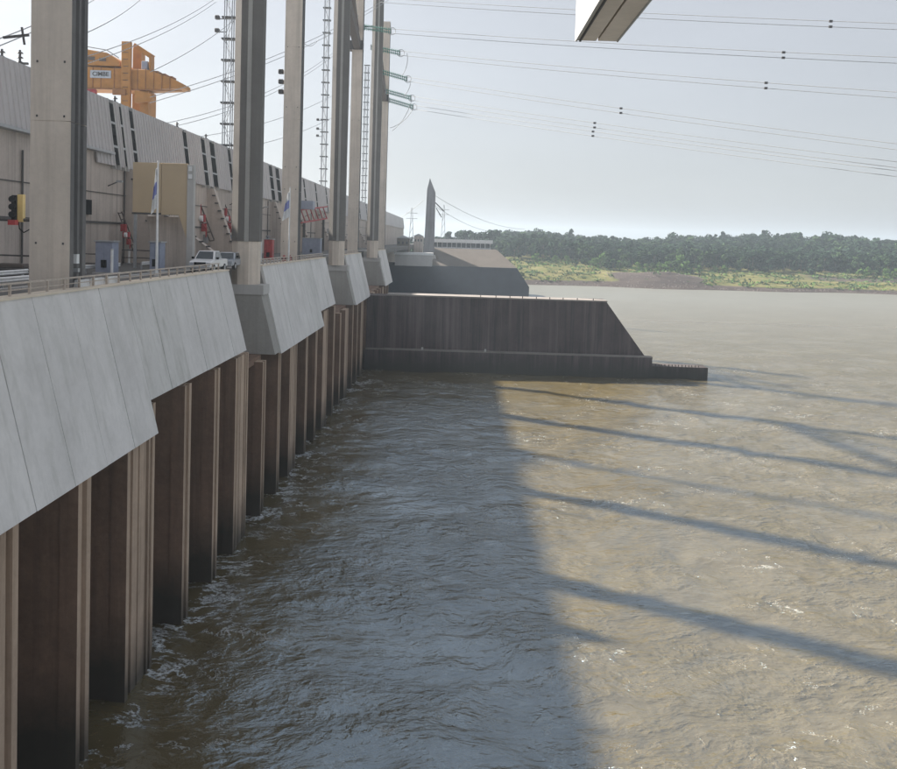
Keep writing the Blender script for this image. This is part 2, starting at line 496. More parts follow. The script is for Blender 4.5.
def bank_mud(X, Y):
    d = Y - shore(X)
    strip = np.clip(1 - (d - 6) / 5, 0, 1)
    mound = 1.3 * np.exp(-((X - 132) / 30) ** 4) * np.exp(-((d - 22) / 24) ** 2)
    right = 0.62 * np.clip((X - 215) / 40, 0, 1) * np.exp(-((d - 48) / 24) ** 2)
    return np.clip(np.maximum(np.maximum(strip, mound), right), 0, 1)
bx = np.concatenate([np.arange(-900, -120, 40), np.arange(-120, 560, 3.5), np.arange(560, 2600, 60)])
by = np.concatenate([np.arange(505, 700, 2.6), np.arange(700, 900, 12), np.arange(900, 3400, 120)])
tag(grid_obj('far_bank', bx, by, bank_h, MT['bank'], ('mud', bank_mud)), kind='structure')

# ------------------------------------------------------------------ dam
LP = 18.05                                # pier noses
def skx(z): return -(19.5 - (CZ - 3.2 - z) * 0.245)   # outer face of the sloping skirt
ZT = CZ - 3.2
ZD = CZ - 11.95                           # lower edge of deep skirt
ZS = CZ - 10.0                            # lower edge of shallow skirt
DECK = ZT - 0.25
dam = root('powerhouse_dam', (-24, 120, 0), 'long concrete dam wall with pale sloping skirt panels over dark ribbed piers', 'dam')

def nose_profile(th, thick):
    """plan outline (x,y) of a pier with stop-log grooves in the nose"""
    if not thick:
        g = [(0, 0), (0, 0.42), (-0.28, 0.42), (-0.28, 0.98), (0, 0.98), (0, th)]
    else:
        g = [(0, 0), (0, 0.45), (-0.3, 0.45), (-0.3, 0.95), (-0.05, 0.95), (-0.05, 1.75), (-0.16, 1.75), (-0.16, 1.95), (-0.05, 1.95),
             (-0.05, 3.0), (-0.3, 3.0), (-0.3, 3.35), (-0.02, 3.35), (-0.02, 3.6), (-0.3, 3.6), (-0.3, 3.9), (0, 3.9), (0, th)]
    return g
def pier_mesh(th, thick, ztop):
    m = MB()
    g = nose_profile(th, thick)
    pts = g + [(-0.9, th), (-0.9, 0)]
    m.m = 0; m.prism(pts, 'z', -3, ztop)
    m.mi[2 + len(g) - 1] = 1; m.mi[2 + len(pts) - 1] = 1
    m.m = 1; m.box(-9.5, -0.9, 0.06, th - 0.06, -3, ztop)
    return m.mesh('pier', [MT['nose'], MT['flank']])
thinM = pier_mesh(1.45, False, 16.4)
thickM = pier_mesh(4.3, True, 16.4)
thinL = pier_mesh(1.45, False, 14.7)
thickL = pier_mesh(4.3, True, 14.7)
RECESS = [(72.7, 85.2), (126.5, 149.0), (173.5, 211.5)]
def in_recess(y): return any(a + 2 < y < b - 1 for a, b in RECESS)
PER = 23.2
for k in range(-1, 11):
    y0 = 46.9 + PER * (k - 1)
    for off, th, A, B in ((0, 4.6, thickM, thickL), (9.9, 1.5, thinM, thinL), (17.0, 1.5, thinM, thinL)):
        y = y0 + off
        if y < 3 or y > 232: continue
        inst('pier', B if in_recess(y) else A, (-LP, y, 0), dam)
# flat lintel beam and the back of the draft tube openings
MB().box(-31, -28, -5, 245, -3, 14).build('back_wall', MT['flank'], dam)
# solid body behind the skirts with its end walls, per bay
BAYS = [(-5, 49.8, ZD, 'deep'), (49.8, 72.7, ZS, 'shallow'), (85.2, 113.0, ZD, 'deep'), (113.0, 126.5, ZS, 'shallow'),
        (149.0, 173.5, ZD, 'deep'), (211.5, 233, ZD, 'deep')]
TH = 0.28
for a, b, zb, kind in BAYS:
    # body: butt between recess zones, face TH behind the skirt
    pts = [(skx(ZT) - TH, ZT - 0.05), (skx(zb + 0.25) - TH, zb + 0.25), (-29, zb + 0.25), (-29, ZT - 0.35), (-20.9, ZT - 0.35), (-20.9, ZT - 0.05)]
    MB().prism(pts, 'y', a + 0.12, b - 0.12).build('skirt_body', MT['block'], dam)
    n = max(1, round((b - a) / 3.56)); w = (b - a) / n
    for i in range(n):
        ya, yb = a + i * w + 0.025, a + (i + 1) * w - 0.025
        jx = random.Random(int(ya * 10)).uniform(-0.018, 0.018)
        pts = [(skx(ZT) + jx, ZT), (skx(zb) + jx, zb), (skx(zb) + jx - TH * 0.97, zb + 0.03), (skx(ZT) + jx - TH * 0.97, ZT)]
        MB().prism(pts, 'y', ya, yb).build('skirt_panel', MT['panel2'] if (int(ya) // 7) % 4 == 3 else MT['panel'], dam)
    MB().box(-20.35, -19.42, a + 0.02, b - 0.02, ZT + 0.003, ZT + 0.1).build('coping', MT['cream'], dam)
for a, b in RECESS:
    yb = b - 2.4
    # corbel block carrying the round column, a lighter cap slab above it
    pts = [(skx(ZT - 2.5) - 0.1, CZ - 5.9), (skx(ZD + 0.4) - 0.05, CZ - 11.75), (-30, CZ - 11.75), (-30, CZ - 5.9)]
    MB().prism(pts, 'y', yb, b + 0.11).build('corbel', MT['block'], dam)
    MB().box(-30, -18.75, yb - 0.15, b + 0.11, CZ - 5.9, CZ - 4.95).build('corbel_cap', MT['cap'], dam)
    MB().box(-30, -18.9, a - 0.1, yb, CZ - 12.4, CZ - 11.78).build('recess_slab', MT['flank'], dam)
    MB().box(-30, -23.2, a - 0.1, yb, CZ - 11.77, DECK - 0.004).build('recess_wall', MT['wall'], dam)
# deck
MB().box(-80, -20.95, -5, 72.7, DECK - 1.5, DECK).build('road', MT['road'])
tag(bpy.data.objects['road'], kind='structure')
MB().box(-80, -23.2, 72.7, 600, DECK - 1.5, DECK).build('road_deck', MT['road'])
tag(bpy.data.objects['road_deck'], kind='structure')
for a, b, zb, kind in BAYS[2:]:
    MB().box(-23.2, -20.95, a, b, DECK - 1.5, DECK).build('walkway', MT['cap'], dam)
# kerb along the walkway
k_ = root('road_kerb', (-24.3, 100, DECK), 'low pale kerb running along the deck road behind the railing', 'kerb')
for i in range(36):
    MB().box(-24.45, -24.15, 5 + i * 7.0, 11.96 + i * 7.0, DECK - 0.02, DECK + 0.13).build('kerb_stone', MT['cap'], k_)

# ------------------------------------------------------------------ railing on the skirt coping
def railing(a, b, label, step=1.75):
    r = root('railing', (-19.9, (a + b) / 2, ZT + 0.1), label, 'railing', 'railings along the dam edge')
    n = int((b - a - 0.4) / step)
    pm = MB().box(-0.05, 0.05, -0.05, 0.05, 0, 0.52).mesh('post', MT['rail'])
    for i in range(n + 1): inst('post', pm, (-19.9, a + 0.2 + i * step, ZT + 0.1), r)
    MB().box(-19.96, -19.84, a + 0.1, a + 0.3 + n * step, ZT + 0.62, ZT + 0.70).build('top_rail', MT['rail'], r)
    MB().box(-19.925, -19.875, a + 0.1, a + 0.3 + n * step, ZT + 0.34, ZT + 0.385).build('mid_rail', MT['rail'], r)
railing(6, 72.6, 'rusty pale railing on the near skirt in front of the big square column')
railing(85.4, 126.3, 'railing on the second skirt just beyond the nearest round column')
railing(149.2, 173.3, 'small railing on the third skirt beneath the paired columns', 2.0)
railing(211.7, 232.8, 'farthest small railing on the last skirt before the training wall', 2.4)
wb = MB().box(-0.08, 0.08, -0.7, 0.7, 0, 0.5).mesh('barrier_block', MT['white'])
for i, (y, t_) in enumerate(((45.6, 'nearest of the three white barrier blocks at the foot of the square column'),
                             (47.6, 'middle one of the three white barrier blocks beside the railing'),
                             (49.6, 'farthest of the three white barrier blocks beside the railing'))):
    m = MB()
    m.prism([(-20.3, ZT + 0.1), (-20.02, ZT + 0.1), (-20.08, ZT + 0.48), (-20.24, ZT + 0.48)], 'y', y - 0.7, y + 0.7)
    tag(m.build('barrier_block', MT['white']), t_, 'barrier', 'white barrier blocks by the railing')

# ------------------------------------------------------------------ columns
def square_column(Y, top, label):
    r = root('square_column', (-21.6, Y, DECK), label, 'column', 'square concrete columns of the line gantry')
    x0, x1, y0, y1 = -22.32, -20.2, Y - 0.9, Y + 1.0
    # side faces carry vertical flutes
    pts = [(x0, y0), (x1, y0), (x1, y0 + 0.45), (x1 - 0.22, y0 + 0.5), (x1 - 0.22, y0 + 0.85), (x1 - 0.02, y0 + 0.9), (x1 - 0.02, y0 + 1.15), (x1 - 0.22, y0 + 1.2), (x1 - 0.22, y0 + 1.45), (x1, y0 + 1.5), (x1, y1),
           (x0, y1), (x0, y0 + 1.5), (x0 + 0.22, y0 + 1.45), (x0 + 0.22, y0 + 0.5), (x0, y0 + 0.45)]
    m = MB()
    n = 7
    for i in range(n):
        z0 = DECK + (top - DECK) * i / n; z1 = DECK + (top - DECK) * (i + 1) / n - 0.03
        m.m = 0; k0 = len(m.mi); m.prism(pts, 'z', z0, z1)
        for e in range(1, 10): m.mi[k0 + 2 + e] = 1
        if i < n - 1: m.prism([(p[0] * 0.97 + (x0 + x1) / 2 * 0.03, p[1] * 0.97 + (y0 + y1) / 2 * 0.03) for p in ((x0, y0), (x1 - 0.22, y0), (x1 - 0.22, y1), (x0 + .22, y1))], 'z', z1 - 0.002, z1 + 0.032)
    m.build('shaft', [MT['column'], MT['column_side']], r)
    h = MB()
    for z in (DECK + 2.6, DECK + 9.2, DECK + 12.0, DECK + 19.5, DECK + 27):
        for x in (x0 + 0.35, x1 - 0.35): h.box(x - 0.045, x + 0.045, y0 - 0.03, y0 - 0.003, z, z + 0.11)
    h.build('tie_hole', MT['darksteel'], r)
    return r
def round_column(Y, top, label, xc=-20.8, rad=1.42):
    base = CZ - 4.95
    r = root('round_column', (xc, Y, base), label, 'column', 'many-sided concrete columns of the line gantry')
    m = MB(); seg = 8
    def ring(rr, z): return [(xc + rr * math.cos(2 * math.pi * (i + 0.5) / seg), Y + rr * math.sin(2 * math.pi * (i + 0.5) / seg), z) for i in range(seg)]
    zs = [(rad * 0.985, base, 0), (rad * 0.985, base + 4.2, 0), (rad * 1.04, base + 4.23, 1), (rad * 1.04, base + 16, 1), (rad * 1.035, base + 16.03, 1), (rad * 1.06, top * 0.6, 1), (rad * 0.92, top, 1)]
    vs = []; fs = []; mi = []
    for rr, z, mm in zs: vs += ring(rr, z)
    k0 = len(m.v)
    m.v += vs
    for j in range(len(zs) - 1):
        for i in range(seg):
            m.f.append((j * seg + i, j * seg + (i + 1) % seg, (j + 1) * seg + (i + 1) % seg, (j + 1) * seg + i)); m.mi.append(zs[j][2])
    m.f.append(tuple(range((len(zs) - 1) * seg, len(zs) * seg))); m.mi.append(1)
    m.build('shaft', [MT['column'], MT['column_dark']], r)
    # broad flat rib on the front of the shaft
    MB().box(xc + 0.1, xc + 0.5, Y - rad * 1.0 - 0.06, Y - rad * 0.9, base + 4.2, top * 0.92).build('rib', MT['block'], r)
    return r
for i, (Y, t_) in enumerate(((45.1, 'nearest and widest square concrete column, at the left of the deck'),
                             (108.5, 'square concrete column just right of the nearest round column'),
                             (174, 'square column of the middle pair of gantry columns'),
                             (238, 'square column of the farthest pair, its top showing beside green insulators'))):
    square_column(Y, 86.5, t_)
for i, (Y, t_) in enumerate(((84.0, 'nearest many-sided dark column standing on a corbel between the skirts'),
                             (147.2, 'many-sided dark column of the middle pair, left one'),
                             (209.5, 'farthest many-sided dark column, left one of the last pair'))):
    round_column(Y, 96, t_)
    # sloping head strut to the next square column
    Yn = (108.5, 174, 238)[i]
    st = root('gantry_strut', (-21, (Y + Yn) / 2, 68), ['sloping brown strut joining the nearest pair of columns high up', 'sloping dark strut with collar between the middle pair of columns', 'sloping dark strut with collar between the farthest pair of columns'][i], 'strut', 'gantry struts')
    MB().bar((-21.3, Y + 1, 71.5), (-21.3, Yn - 0.9, 65.6), 1.3, 2.0).build('strut_beam', MT['brownsteel'], st)
    MB().bar((-21.3, Y + 8, 78), (-21.3, Yn - 0.9, 68.2), 0.6, 1.1).build('brace', MT['brownsteel'], st)
    MB().box(-22.95, -20.2, Yn - 1.1, Yn + 1.2, 64.6, 66.4).build('collar', MT['darksteel'], st)

# ------------------------------------------------------------------ powerhouse building behind the road
WX = -35.3
ph = root('powerhouse_building', (-45, 150, DECK), 'long powerhouse with stained concrete wall and grey ribbed cladding above, beyond the deck road', 'building')
MB().box(-62, WX, -5, 560, DECK + 0.002, 33.6).build('wall', MT['wall'], ph)
MB().box(-62, WX - 0.02, 245.5, 560, -4, DECK - 1.52).build('lower_wall', MT['wall'], ph)
MB().box(-62, WX - 0.01, -5, 84.8, 33.602, 34.7).build('upper_wall', MT['wall'], ph)
MB().box(-85, -37.9, -5, 559, 34.72, 39.9).build('core_wall', MT['black'], ph)
MB().box(-85.4, -36.0, -5.2, 559.5, 39.9, 40.15).build('roof', MT['steel'], ph)
SLOTS = [(87.0, 1.3), (89.3, .8), (92.2, 1.3), (110.3, 1.8), (118.2, 2.0), (122.6, 2.6), (131.8, 1.9), (137.2, 2.8), (161, 3.2), (167, 3.6), (183, 2), (196, 2.2), (212, 2.2), (229, 2), (247, 2), (262, 3), (284, 2.4), (306, 3), (330, 3), (355, 3)]
edges = []
y = -4.0
for c, w in SLOTS:
    edges.append((y, c - w / 2)); y = c + w / 2
edges.append((y, 559))
def xclad(z): return WX + 0.35 - (z - 33.6) * 0.13
rng = random.Random(4)
for a, b in edges:
    n = max(1, round((b - a) / (4.2 if a < 340 else 12))); w = (b - a) / n
    for i in range(n):
        ya, yb = a + i * w + 0.02, a + (i + 1) * w - 0.02
        m = MB()
        zt, zb = 40.0, (34.6 if yb < 84 else 33.3)
        if yb > 84: zb = 33.3
        o = 0.0
        # ribbed sheet: outline across Y with raised ribs, swept down the slope
        pitch = 0.7 if ya < 150 else 2.1 if ya < 300 else 5
        nr = max(2, int((yb - ya) / pitch)); st = (yb - ya) / nr
        prof = []
        for k in range(nr):
            y0 = ya + k * st
            prof += [(0, y0), (0, y0 + st * 0.72), (0.10, y0 + st * 0.78), (0.10, y0 + st * 0.94)]
        prof.append((0, yb))
        top = [(xclad(zt) + p, yy, zt) for p, yy in prof]
        bot = [(xclad(zb) + p, yy, zb) for p, yy in prof]
        k = len(prof)
        back = [(xclad(zt) - 0.15, ya, zt), (xclad(zt) - 0.15, yb, zt), (xclad(zb) - 0.15, ya, zb), (xclad(zb) - 0.15, yb, zb)]
        m.add(top + bot, [(j, j + 1, k + j + 1, k + j) for j in range(k - 1)])
        m.add([top[0], bot[0], back[2], back[0]], [(0, 1, 2, 3)])
        m.add([top[-1], bot[-1], back[3], back[1]], [(0, 1, 2, 3)])
        m.build('cladding_panel', MT['clad'], ph)
    # trim strip that frames each dark slot
    for yy in (a, b):
        if 60 < yy < 300:
            m = MB(); m.prism([(xclad(40.1) + 0.07, 40.1), (xclad(33.0) + 0.07, 33.0), (xclad(33.0) - 0.4, 33.0), (xclad(40.1) - 0.4, 40.1)], 'y', yy - 0.12, yy + 0.08)
            m.build('trim', MT['cap'], ph)
for c, w in SLOTS:
    m = MB(); m.prism([(xclad(39.7) + 0.02, 39.7), (xclad(33.5) + 0.02, 33.5), (xclad(33.5) - 0.5, 33.5), (xclad(39.7) - 0.5, 39.7)], 'y', c - w / 2, c + w / 2)
    s_ = m.build('window_slot', MT['black'], ph)
    for z in (35.2, 37.6):
        MB().box(xclad(z) - 0.1, xclad(z) + 0.06, c - w / 2, c + w / 2, z, z + 0.22).build('transom', MT['steel'], s_)
# bottom lip of cladding
MB().box(WX, WX + 0.75, -5, 85.5, 34.35, 34.6).build('eave', MT['steel'], ph)
# battered fins (sloping stair walls) that come forward at the foot of the wall
for Yf, xf, zt in ((90.0, -31.2, 33.2), (99, -27.8, 29.0), (119.5, -31.0, 33), (133.0, -31.0, 33), (160, -31, 33), (182, -31, 33), (211, -31, 33), (246, -31, 33), (283, -30, 33), (328, -30, 33)):
    m = MB(); m.prism([(WX, zt), (WX, DECK), (xf, DECK), (xf - 0.3, DECK + 1.0), (WX + 0.9, zt)], 'y', Yf, Yf + 1.1)
    f_ = m.build('buttress', MT['wall'], ph)
    s = MB()
    for q in range(8):
        x = xf - 0.2 + (WX + 0.9 - xf) * q / 8; z = DECK + 1.2 + (zt - DECK - 1.2) * q / 8
        s.box(x - 0.35, x + 0.1, Yf - 0.35, Yf - 0.002, z, z + 0.18)
    s.build('stair_flight', MT['darksteel'], f_)
# ledges, pipes and openings on the wall
MB().box(WX, WX + 0.14, 0, 395, 27.4, 27.62).build('wall_pipe', MT['darksteel'], ph)
MB().box(WX, WX + 0.10, 0, 395, 30.4, 30.48).build('joint_rib', MT['darksteel'], ph)
for Yd in (55, 72.5, 96, 111, 127, 141, 157, 173, 192, 214):
    MB().box(WX, WX + 0.08, Yd, Yd + 2.2, DECK, DECK + 3.0).build('door', MT['bluegrey'] if Yd % 2 else MT['darksteel'], ph)
    MB().box(WX + 0.02, WX + 0.35, Yd - 0.3, Yd + 2.5, DECK + 3.05, DECK + 3.25).build('door_canopy', MT['steel'], ph)

rw = random.Random(9)
for i in range(34):
    yy = 46 + i * 5.6 + rw.uniform(-1.5, 1.5); kind_ = i % 4
    if kind_ == 0:
        MB().tube((WX + 0.16, yy, DECK), (WX + 0.16, yy, 33.0), 0.09, seg=6).build('down_pipe', MT['darksteel'], ph)
    elif kind_ == 1:
        z = rw.uniform(25, 28); MB().box(WX, WX + 0.45, yy, yy + 0.9, z, z + 1.2).build('wall_box', MT['steel'], ph)
    elif kind_ == 2:
        MB().box(WX + 0.02, WX + 0.3, yy, yy + 1.4, 28.2, 29.6).build('louvre', MT['black'], ph)
    else:
        z = 31.2; MB().bar((WX, yy, z), (WX + 1.1, yy, z + 0.5), 0.1).build('lamp_arm', MT['darksteel'], ph); MB().box(WX + 0.9, WX + 1.5, yy - 0.2, yy + 0.2, z + 0.4, z + 0.58).build('wall_lamp', MT['steel'], ph)

# taller cabinets and booths along the wall
def cabinet(px, Y, w, h, d, label, mat='bluegrey'):
    x = at(px, 250, Y).x
    r = root('equipment_cabinet', (x, Y, DECK), label, 'cabinet', 'equipment cabinets along the powerhouse')
    MB().box(x - w / 2, x + w / 2, Y, Y + d, DECK + 0.12, DECK + h).build('body', MT[mat], r, bevel=0.03)
    MB().box(x - w / 2 - 0.1, x + w / 2 + 0.1, Y - 0.1, Y + d + 0.1, DECK + h, DECK + h + 0.1).build('roof', MT['steel'], r)
    MB().box(x - w / 2 + 0.15, x - 0.05, Y - 0.04, Y - 0.002, DECK + 0.3, DECK + h - 0.3).build('door', MT[mat], r)
    MB().box(x + 0.05, x + w / 2 - 0.15, Y - 0.04, Y - 0.002, DECK + 0.3, DECK + h - 0.3).build('door', MT[mat], r)
    MB().box(x - 0.2, x + 0.22, Y - 0.10, Y - 0.045, DECK + 0.5, DECK + 1.1).build('vent', MT['black'], r)
    MB().box(x - w / 2 - 0.15, x + w / 2 + 0.15, Y - 0.15, Y + d + 0.15, DECK, DECK + 0.12).build('plinth', MT['cap'], r)
cabinet(104, 66, 1.35, 2.5, 1.2, 'blue-grey cabinet between the square column and the first stair wall')
cabinet(155, 71, 0.9, 2.5, 1.2, 'blue-grey cabinet right behind the flag pole under the tan board')
cabinet(235, 120, 2.2, 3.2, 1.6, 'blue-grey cabinet behind the dark car')
cabinet(311, 150, 3.2, 3.0, 2.0, 'blue-grey double cabinet right of the second square column')
cabinet(268, 112, 1.1, 2.8, 1.2, 'dark red cabinet between the nearest round column and next square column', 'red')

# thin white bollards / door posts
for px, Y, h, t_ in ((112, 66, 1.9, 'white post right of the first blue-grey cabinet'), (261, 108, 2.6, 'white pillar behind the nearest round column on its right'), (129, 88, 1.4, 'short white post beneath the red hoist gear')):
    p = at(px, 255, Y)
    r = root('white_post', (p.x, Y, DECK), t_, 'post')
    MB().tube((p.x, Y, DECK), (p.x, Y, DECK + h), 0.11, seg=10).build('pipe', MT['white'], r)
    MB().box(p.x - 0.2, p.x + 0.2, Y - 0.2, Y + 0.2, DECK, DECK + 0.06).build('base_plate', MT['steel'], r)
    MB().tube((p.x, Y, DECK + h), (p.x, Y, DECK + h + 0.1), 0.15, 0.09, seg=10).build('cap', MT['steel'], r)

# guard rail by the roadside
def guardrail(a, b, x, label):
    r = root('guard_rail', (x, (a + b) / 2, DECK), label, 'guard rail', 'guard rails beside the road')
    n = int((b - a) / 3)
    pm = MB().box(-0.06, 0.06, -0.06, 0.06, 0, 0.62).mesh('post', MT['steel'])
    for i in range(n + 1): inst('post', pm, (x - 0.1, a + 0.1 + i * (b - a - 0.2) / n, DECK), r)
    m = MB()
    m.prism([(x, DECK + 0.36), (x + 0.07, DECK + 0.43), (x, DECK + 0.51), (x + 0.07, DECK + 0.6), (x, DECK + 0.68), (x - 0.03, DECK + 0.68), (x - 0.03, DECK + 0.36)], 'y', a, b)
    m.build('beam', MT['white'], r)
guardrail(40, 72, -28.6, 'white crash barrier beside the deck road left of the parked pickup')
guardrail(34, 56, -24.9, 'nearer white crash barrier seen left of the big square column')
guardrail(76, 92, -28.2, 'short white crash barrier behind the flag pole')
# dark tubular hoop rails by the wall at left
for px, Y, w, t_ in ((10, 58, 1.6, 'dark tube hoop rail left of the big square column'), (91, 67, 0.9, 'dark tube hoop rail right of the big square column'), (140, 84, 1.8, 'dark tube hoop rail under the tan board')):
    p = at(px, 260, Y)
    r = root('hoop_rail', (p.x, Y, DECK), t_, 'rail')
    m = MB().path([(p.x - w, Y, DECK), (p.x - w, Y, DECK + 1.5), (p.x + w * .9, Y, DECK + 1.5), (p.x + w * .9, Y, DECK)], 0.07, 6)
    m.build('hoop', MT['darksteel'], r)
    MB().tube((p.x - w, Y, DECK + 0.75), (p.x + w * .9, Y, DECK + 0.75), 0.05).build('crossbar', MT['darksteel'], r)
# low dark machinery and planters strip at the wall foot
for i, (px, Y, w, t_) in enumerate(((15, 56.5, 2.2, 'low dark machine box at the wall foot left of the square column'), (175, 86, 2.4, 'low dark machine box at the foot of the stair wall left of the pickup'), (215, 100, 2.0, 'low dark machine box half hidden behind the white pickup'))):
    p = at(px, 265, Y)
    r = root('machine_box', (p.x, Y, DECK), t_, 'machine box')
    MB().box(p.x - w, p.x + w, Y, Y + 1.2, DECK + 0.1, DECK + 0.7).build('housing', MT['darksteel'], r, bevel=0.05)
    MB().box(p.x - w * 0.6, p.x + w * 0.2, Y + 0.2, Y + 1.0, DECK + 0.7, DECK + 1.0).build('motor', MT['brownsteel'], r, bevel=0.05)
    MB().box(p.x - w - .1, p.x + w + .1, Y - .1, Y + 1.3, DECK, DECK + 0.1).build('base', MT['cap'], r)

# tan board on posts
Yb = 78.0
p0, p1 = at(133, 162, Yb), at(188, 240, Yb)
br = root('tan_board', ((p0.x + p1.x) / 2, Yb, DECK), 'big plain tan board on a white post in front of the powerhouse wall', 'board')
q = at(163, 214, Yb)
xm = at(161, 200, Yb).x
zb_ = at(161, 213, Yb).z
MB().box(p0.x, xm - 0.02, Yb, Yb + 0.35, zb_, p0.z).build('board_panel', MT['tan'], br, bevel=0.02)
xr = at(187, 200, Yb).x
zl = at(187, 239, Yb).z
MB().prism([(xm + 0.02, p0.z), (xm + 0.02, zb_ - 0.15), (xr - 0.75, zb_ - 0.15), (xr, zl), (xr, p0.z)], 'y', Yb, Yb + 0.35).build('board_panel', MT['tan'], br, bevel=0.02)
MB().box(xr + 0.02, xr + 0.62, Yb - 0.1, Yb + 0.5, DECK, p0.z - 0.1).build('post', MT['cap'], br, bevel=0.02)
MB().box(p0.x + 0.1, p0.x + 0.32, Yb + 0.1, Yb + 0.34, DECK, zb_).build('post', MT['steel'], br)
MB().box(p0.x - 0.05, xr - 0.9, Yb + 0.02, Yb + 0.33, zb_ - 0.16, zb_ - 0.002).build('lower_beam', MT['darksteel'], br)
for z in (zb_ + 3.9, zb_ + 3.2):
    MB().box(xr + 0.14, xr + 0.46, Yb - 0.17, Yb - 0.102, z, z + 0.42).build('number_plate', MT['white'], br)
# sloping concrete side wall below the board
sw = MB(); a1 = at(166, 240, 81).x; b1 = at(193, 262, 81).x
sw.prism([(a1 - 0.5, DECK), (b1, DECK), (xr - 0.5, zb_ - 0.3), (a1 - 1.6, zb_ - 0.3)], 'y', 80, 82)
tag(sw.build('stair_wall', MT['wall']), 'sloping concrete stair wall under the tan board', 'wall')

# red hoist gear climbing the stair walls
def hoist(px, py, Y, s, label):
    p = at(px, py, Y)
    r = root('red_hoist', p, label, 'hoist gear', 'red hoist gear on the stair walls')
    x, z = p.x, p.z
    MB().bar((x - 1.0 * s, Y, z + 2.2 * s), (x + 0.75 * s, Y, z - 2.0 * s), 0.10 * s).build('rail', MT['brownsteel'], r)
    MB().bar((x - 0.62 * s, Y, z + 2.3 * s), (x + 1.1 * s, Y, z - 1.9 * s), 0.10 * s).build('rail', MT['brownsteel'], r)
    for k in range(7):
        t = k / 6; cx_ = x - 0.95 * s + 1.72 * s * t; cz_ = z + 2.1 * s - 4.1 * s * t
        MB().bar((cx_, Y - 0.1, cz_), (cx_ + 0.36 * s, Y - 0.1, cz_ + 0.06 * s), 0.09 * s).build('rung', MT['brownsteel'], r)
    MB().box(x - 0.55 * s, x + 0.05 * s, Y - 0.5, Y - 0.06, z + 0.15 * s, z + 0.95 * s).build('winch_case', MT['red'], r, bevel=0.06)
    MB().box(x - 0.25 * s, x + 0.42 * s, Y - 0.62, Y - 0.06, z - 0.5 * s, z + 0.12 * s).build('winch_case', MT['red'], r, bevel=0.06)
    MB().tube((x + 0.05 * s, Y - 0.75, z - 0.2 * s), (x + 0.3 * s, Y - 0.75, z - 0.2 * s), 0.26 * s, seg=12).build('drum', MT['white'], r)
    MB().box(x + 0.1 * s, x + 0.5 * s, Y - 0.45, Y - 0.06, z - 1.25 * s, z - 0.62 * s).build('counterweight', MT['red'], r, bevel=0.05)
    MB().path([(x + 0.2 * s, Y - 0.5, z - 0.6 * s), (x + 0.55 * s, Y - 0.5, z - 1.0 * s), (x + 0.5 * s, Y - 0.4, z - 1.7 * s)], 0.06 * s, 5).build('hose', MT['red'], r)
    return r
hoist(127, 233, 87.5, 0.95, 'red hoist gear on the stair wall left of the tan board')
hoist(201, 216, 117, 1.7, 'red hoist gear climbing the wall above the white pickup')
hoist(214, 192, 124, 0.8, 'small red hoist gear high on the wall under the cladding slots')
hoist(227, 217, 129, 1.4, 'red hoist gear left of the nearest round column')
# red lattice truss beyond the second square column
tr = root('red_truss', (-34.5, 180, DECK), 'red lattice truss right of the second square column, over the blue-grey cabinets', 'truss')
A = at(301, 218, 178); B = at(327, 214, 195)
m = MB()
MB().bar(A + Vector((0, 0, 1.7)), B + Vector((0, 0, 1.7)), 0.3).build('top_chord', MT['red'], tr)
MB().bar(A - Vector((0, 0, 1.0)), B - Vector((0, 0, 1.0)), 0.3).build('bottom_chord', MT['red'], tr)
for i in range(6):
    a_ = A.lerp(B, i / 6); b_ = A.lerp(B, (i + 1) / 6)
    MB().bar(a_ + Vector((0, -0.2, 1.7)), b_ + Vector((0, -0.2, -1.0)), 0.2).build('diagonal', MT['red'], tr)
MB().box(A.x, A.x + 2.6, 177, 179.5, A.z + 1.9, A.z + 3.6).build('machine_house', MT['bluegrey'], tr)
MB().box(A.x + 0.4, A.x + 0.9, 178, 178.5, DECK, A.z - 1.0).build('leg', MT['darksteel'], tr)
MB().box(B.x - 0.9, B.x - 0.4, 194, 194.5, DECK, B.z - 1.0).build('leg', MT['darksteel'], tr)

# flag poles
def flagpole(px, Y, label, ztop, hang):
    x = at(px, 240, Y).x
    r = root('flag_pole', (x, Y, DECK), label, 'flag pole', 'flag poles on the deck')
    MB().tube((x, Y, DECK), (x, Y, ztop), 0.11, 0.06, 10).build('pole', MT['white'], r)
    MB().tube((x, Y, DECK), (x, Y, DECK + 0.25), 0.22, 0.16, 10).build('base', MT['cap'], r)
    MB().tube((x, Y, ztop), (x, Y, ztop + 0.12), 0.09, 0.03, 8).build('finial', MT['steel'], r)
    # limp flag in folds: white, blue, white bands
    for c, (z0, z1) in (('white', (0.0, 1.1)), ('blue', (1.1, 2.1)), ('white', (2.1, 3.2))):
        vs = []; nf = 5
        for j in range(nf + 1):
            t = j / nf
            for zz in (z0, z1):
                k = zz / 3.2
                vs.append((x - 0.08 - hang * t * (0.35 + 0.65 * k) , Y + 0.12 * math.sin(t * 9 + k * 2), ztop - 0.3 - zz - 0.5 * t))
        m = MB(); m.add(vs, [(2 * j, 2 * j + 1, 2 * j + 3, 2 * j + 2) for j in range(nf)])
        m.build('flag', MT[c], r)
flagpole(157, 65, 'white flag pole with a limp blue and white flag in front of the tan board', at(157, 162, 65).z, 0.38)
flagpole(289, 103, 'thin flag pole with a limp pale flag in front of the second square column', at(289, 188, 103).z, 0.8)

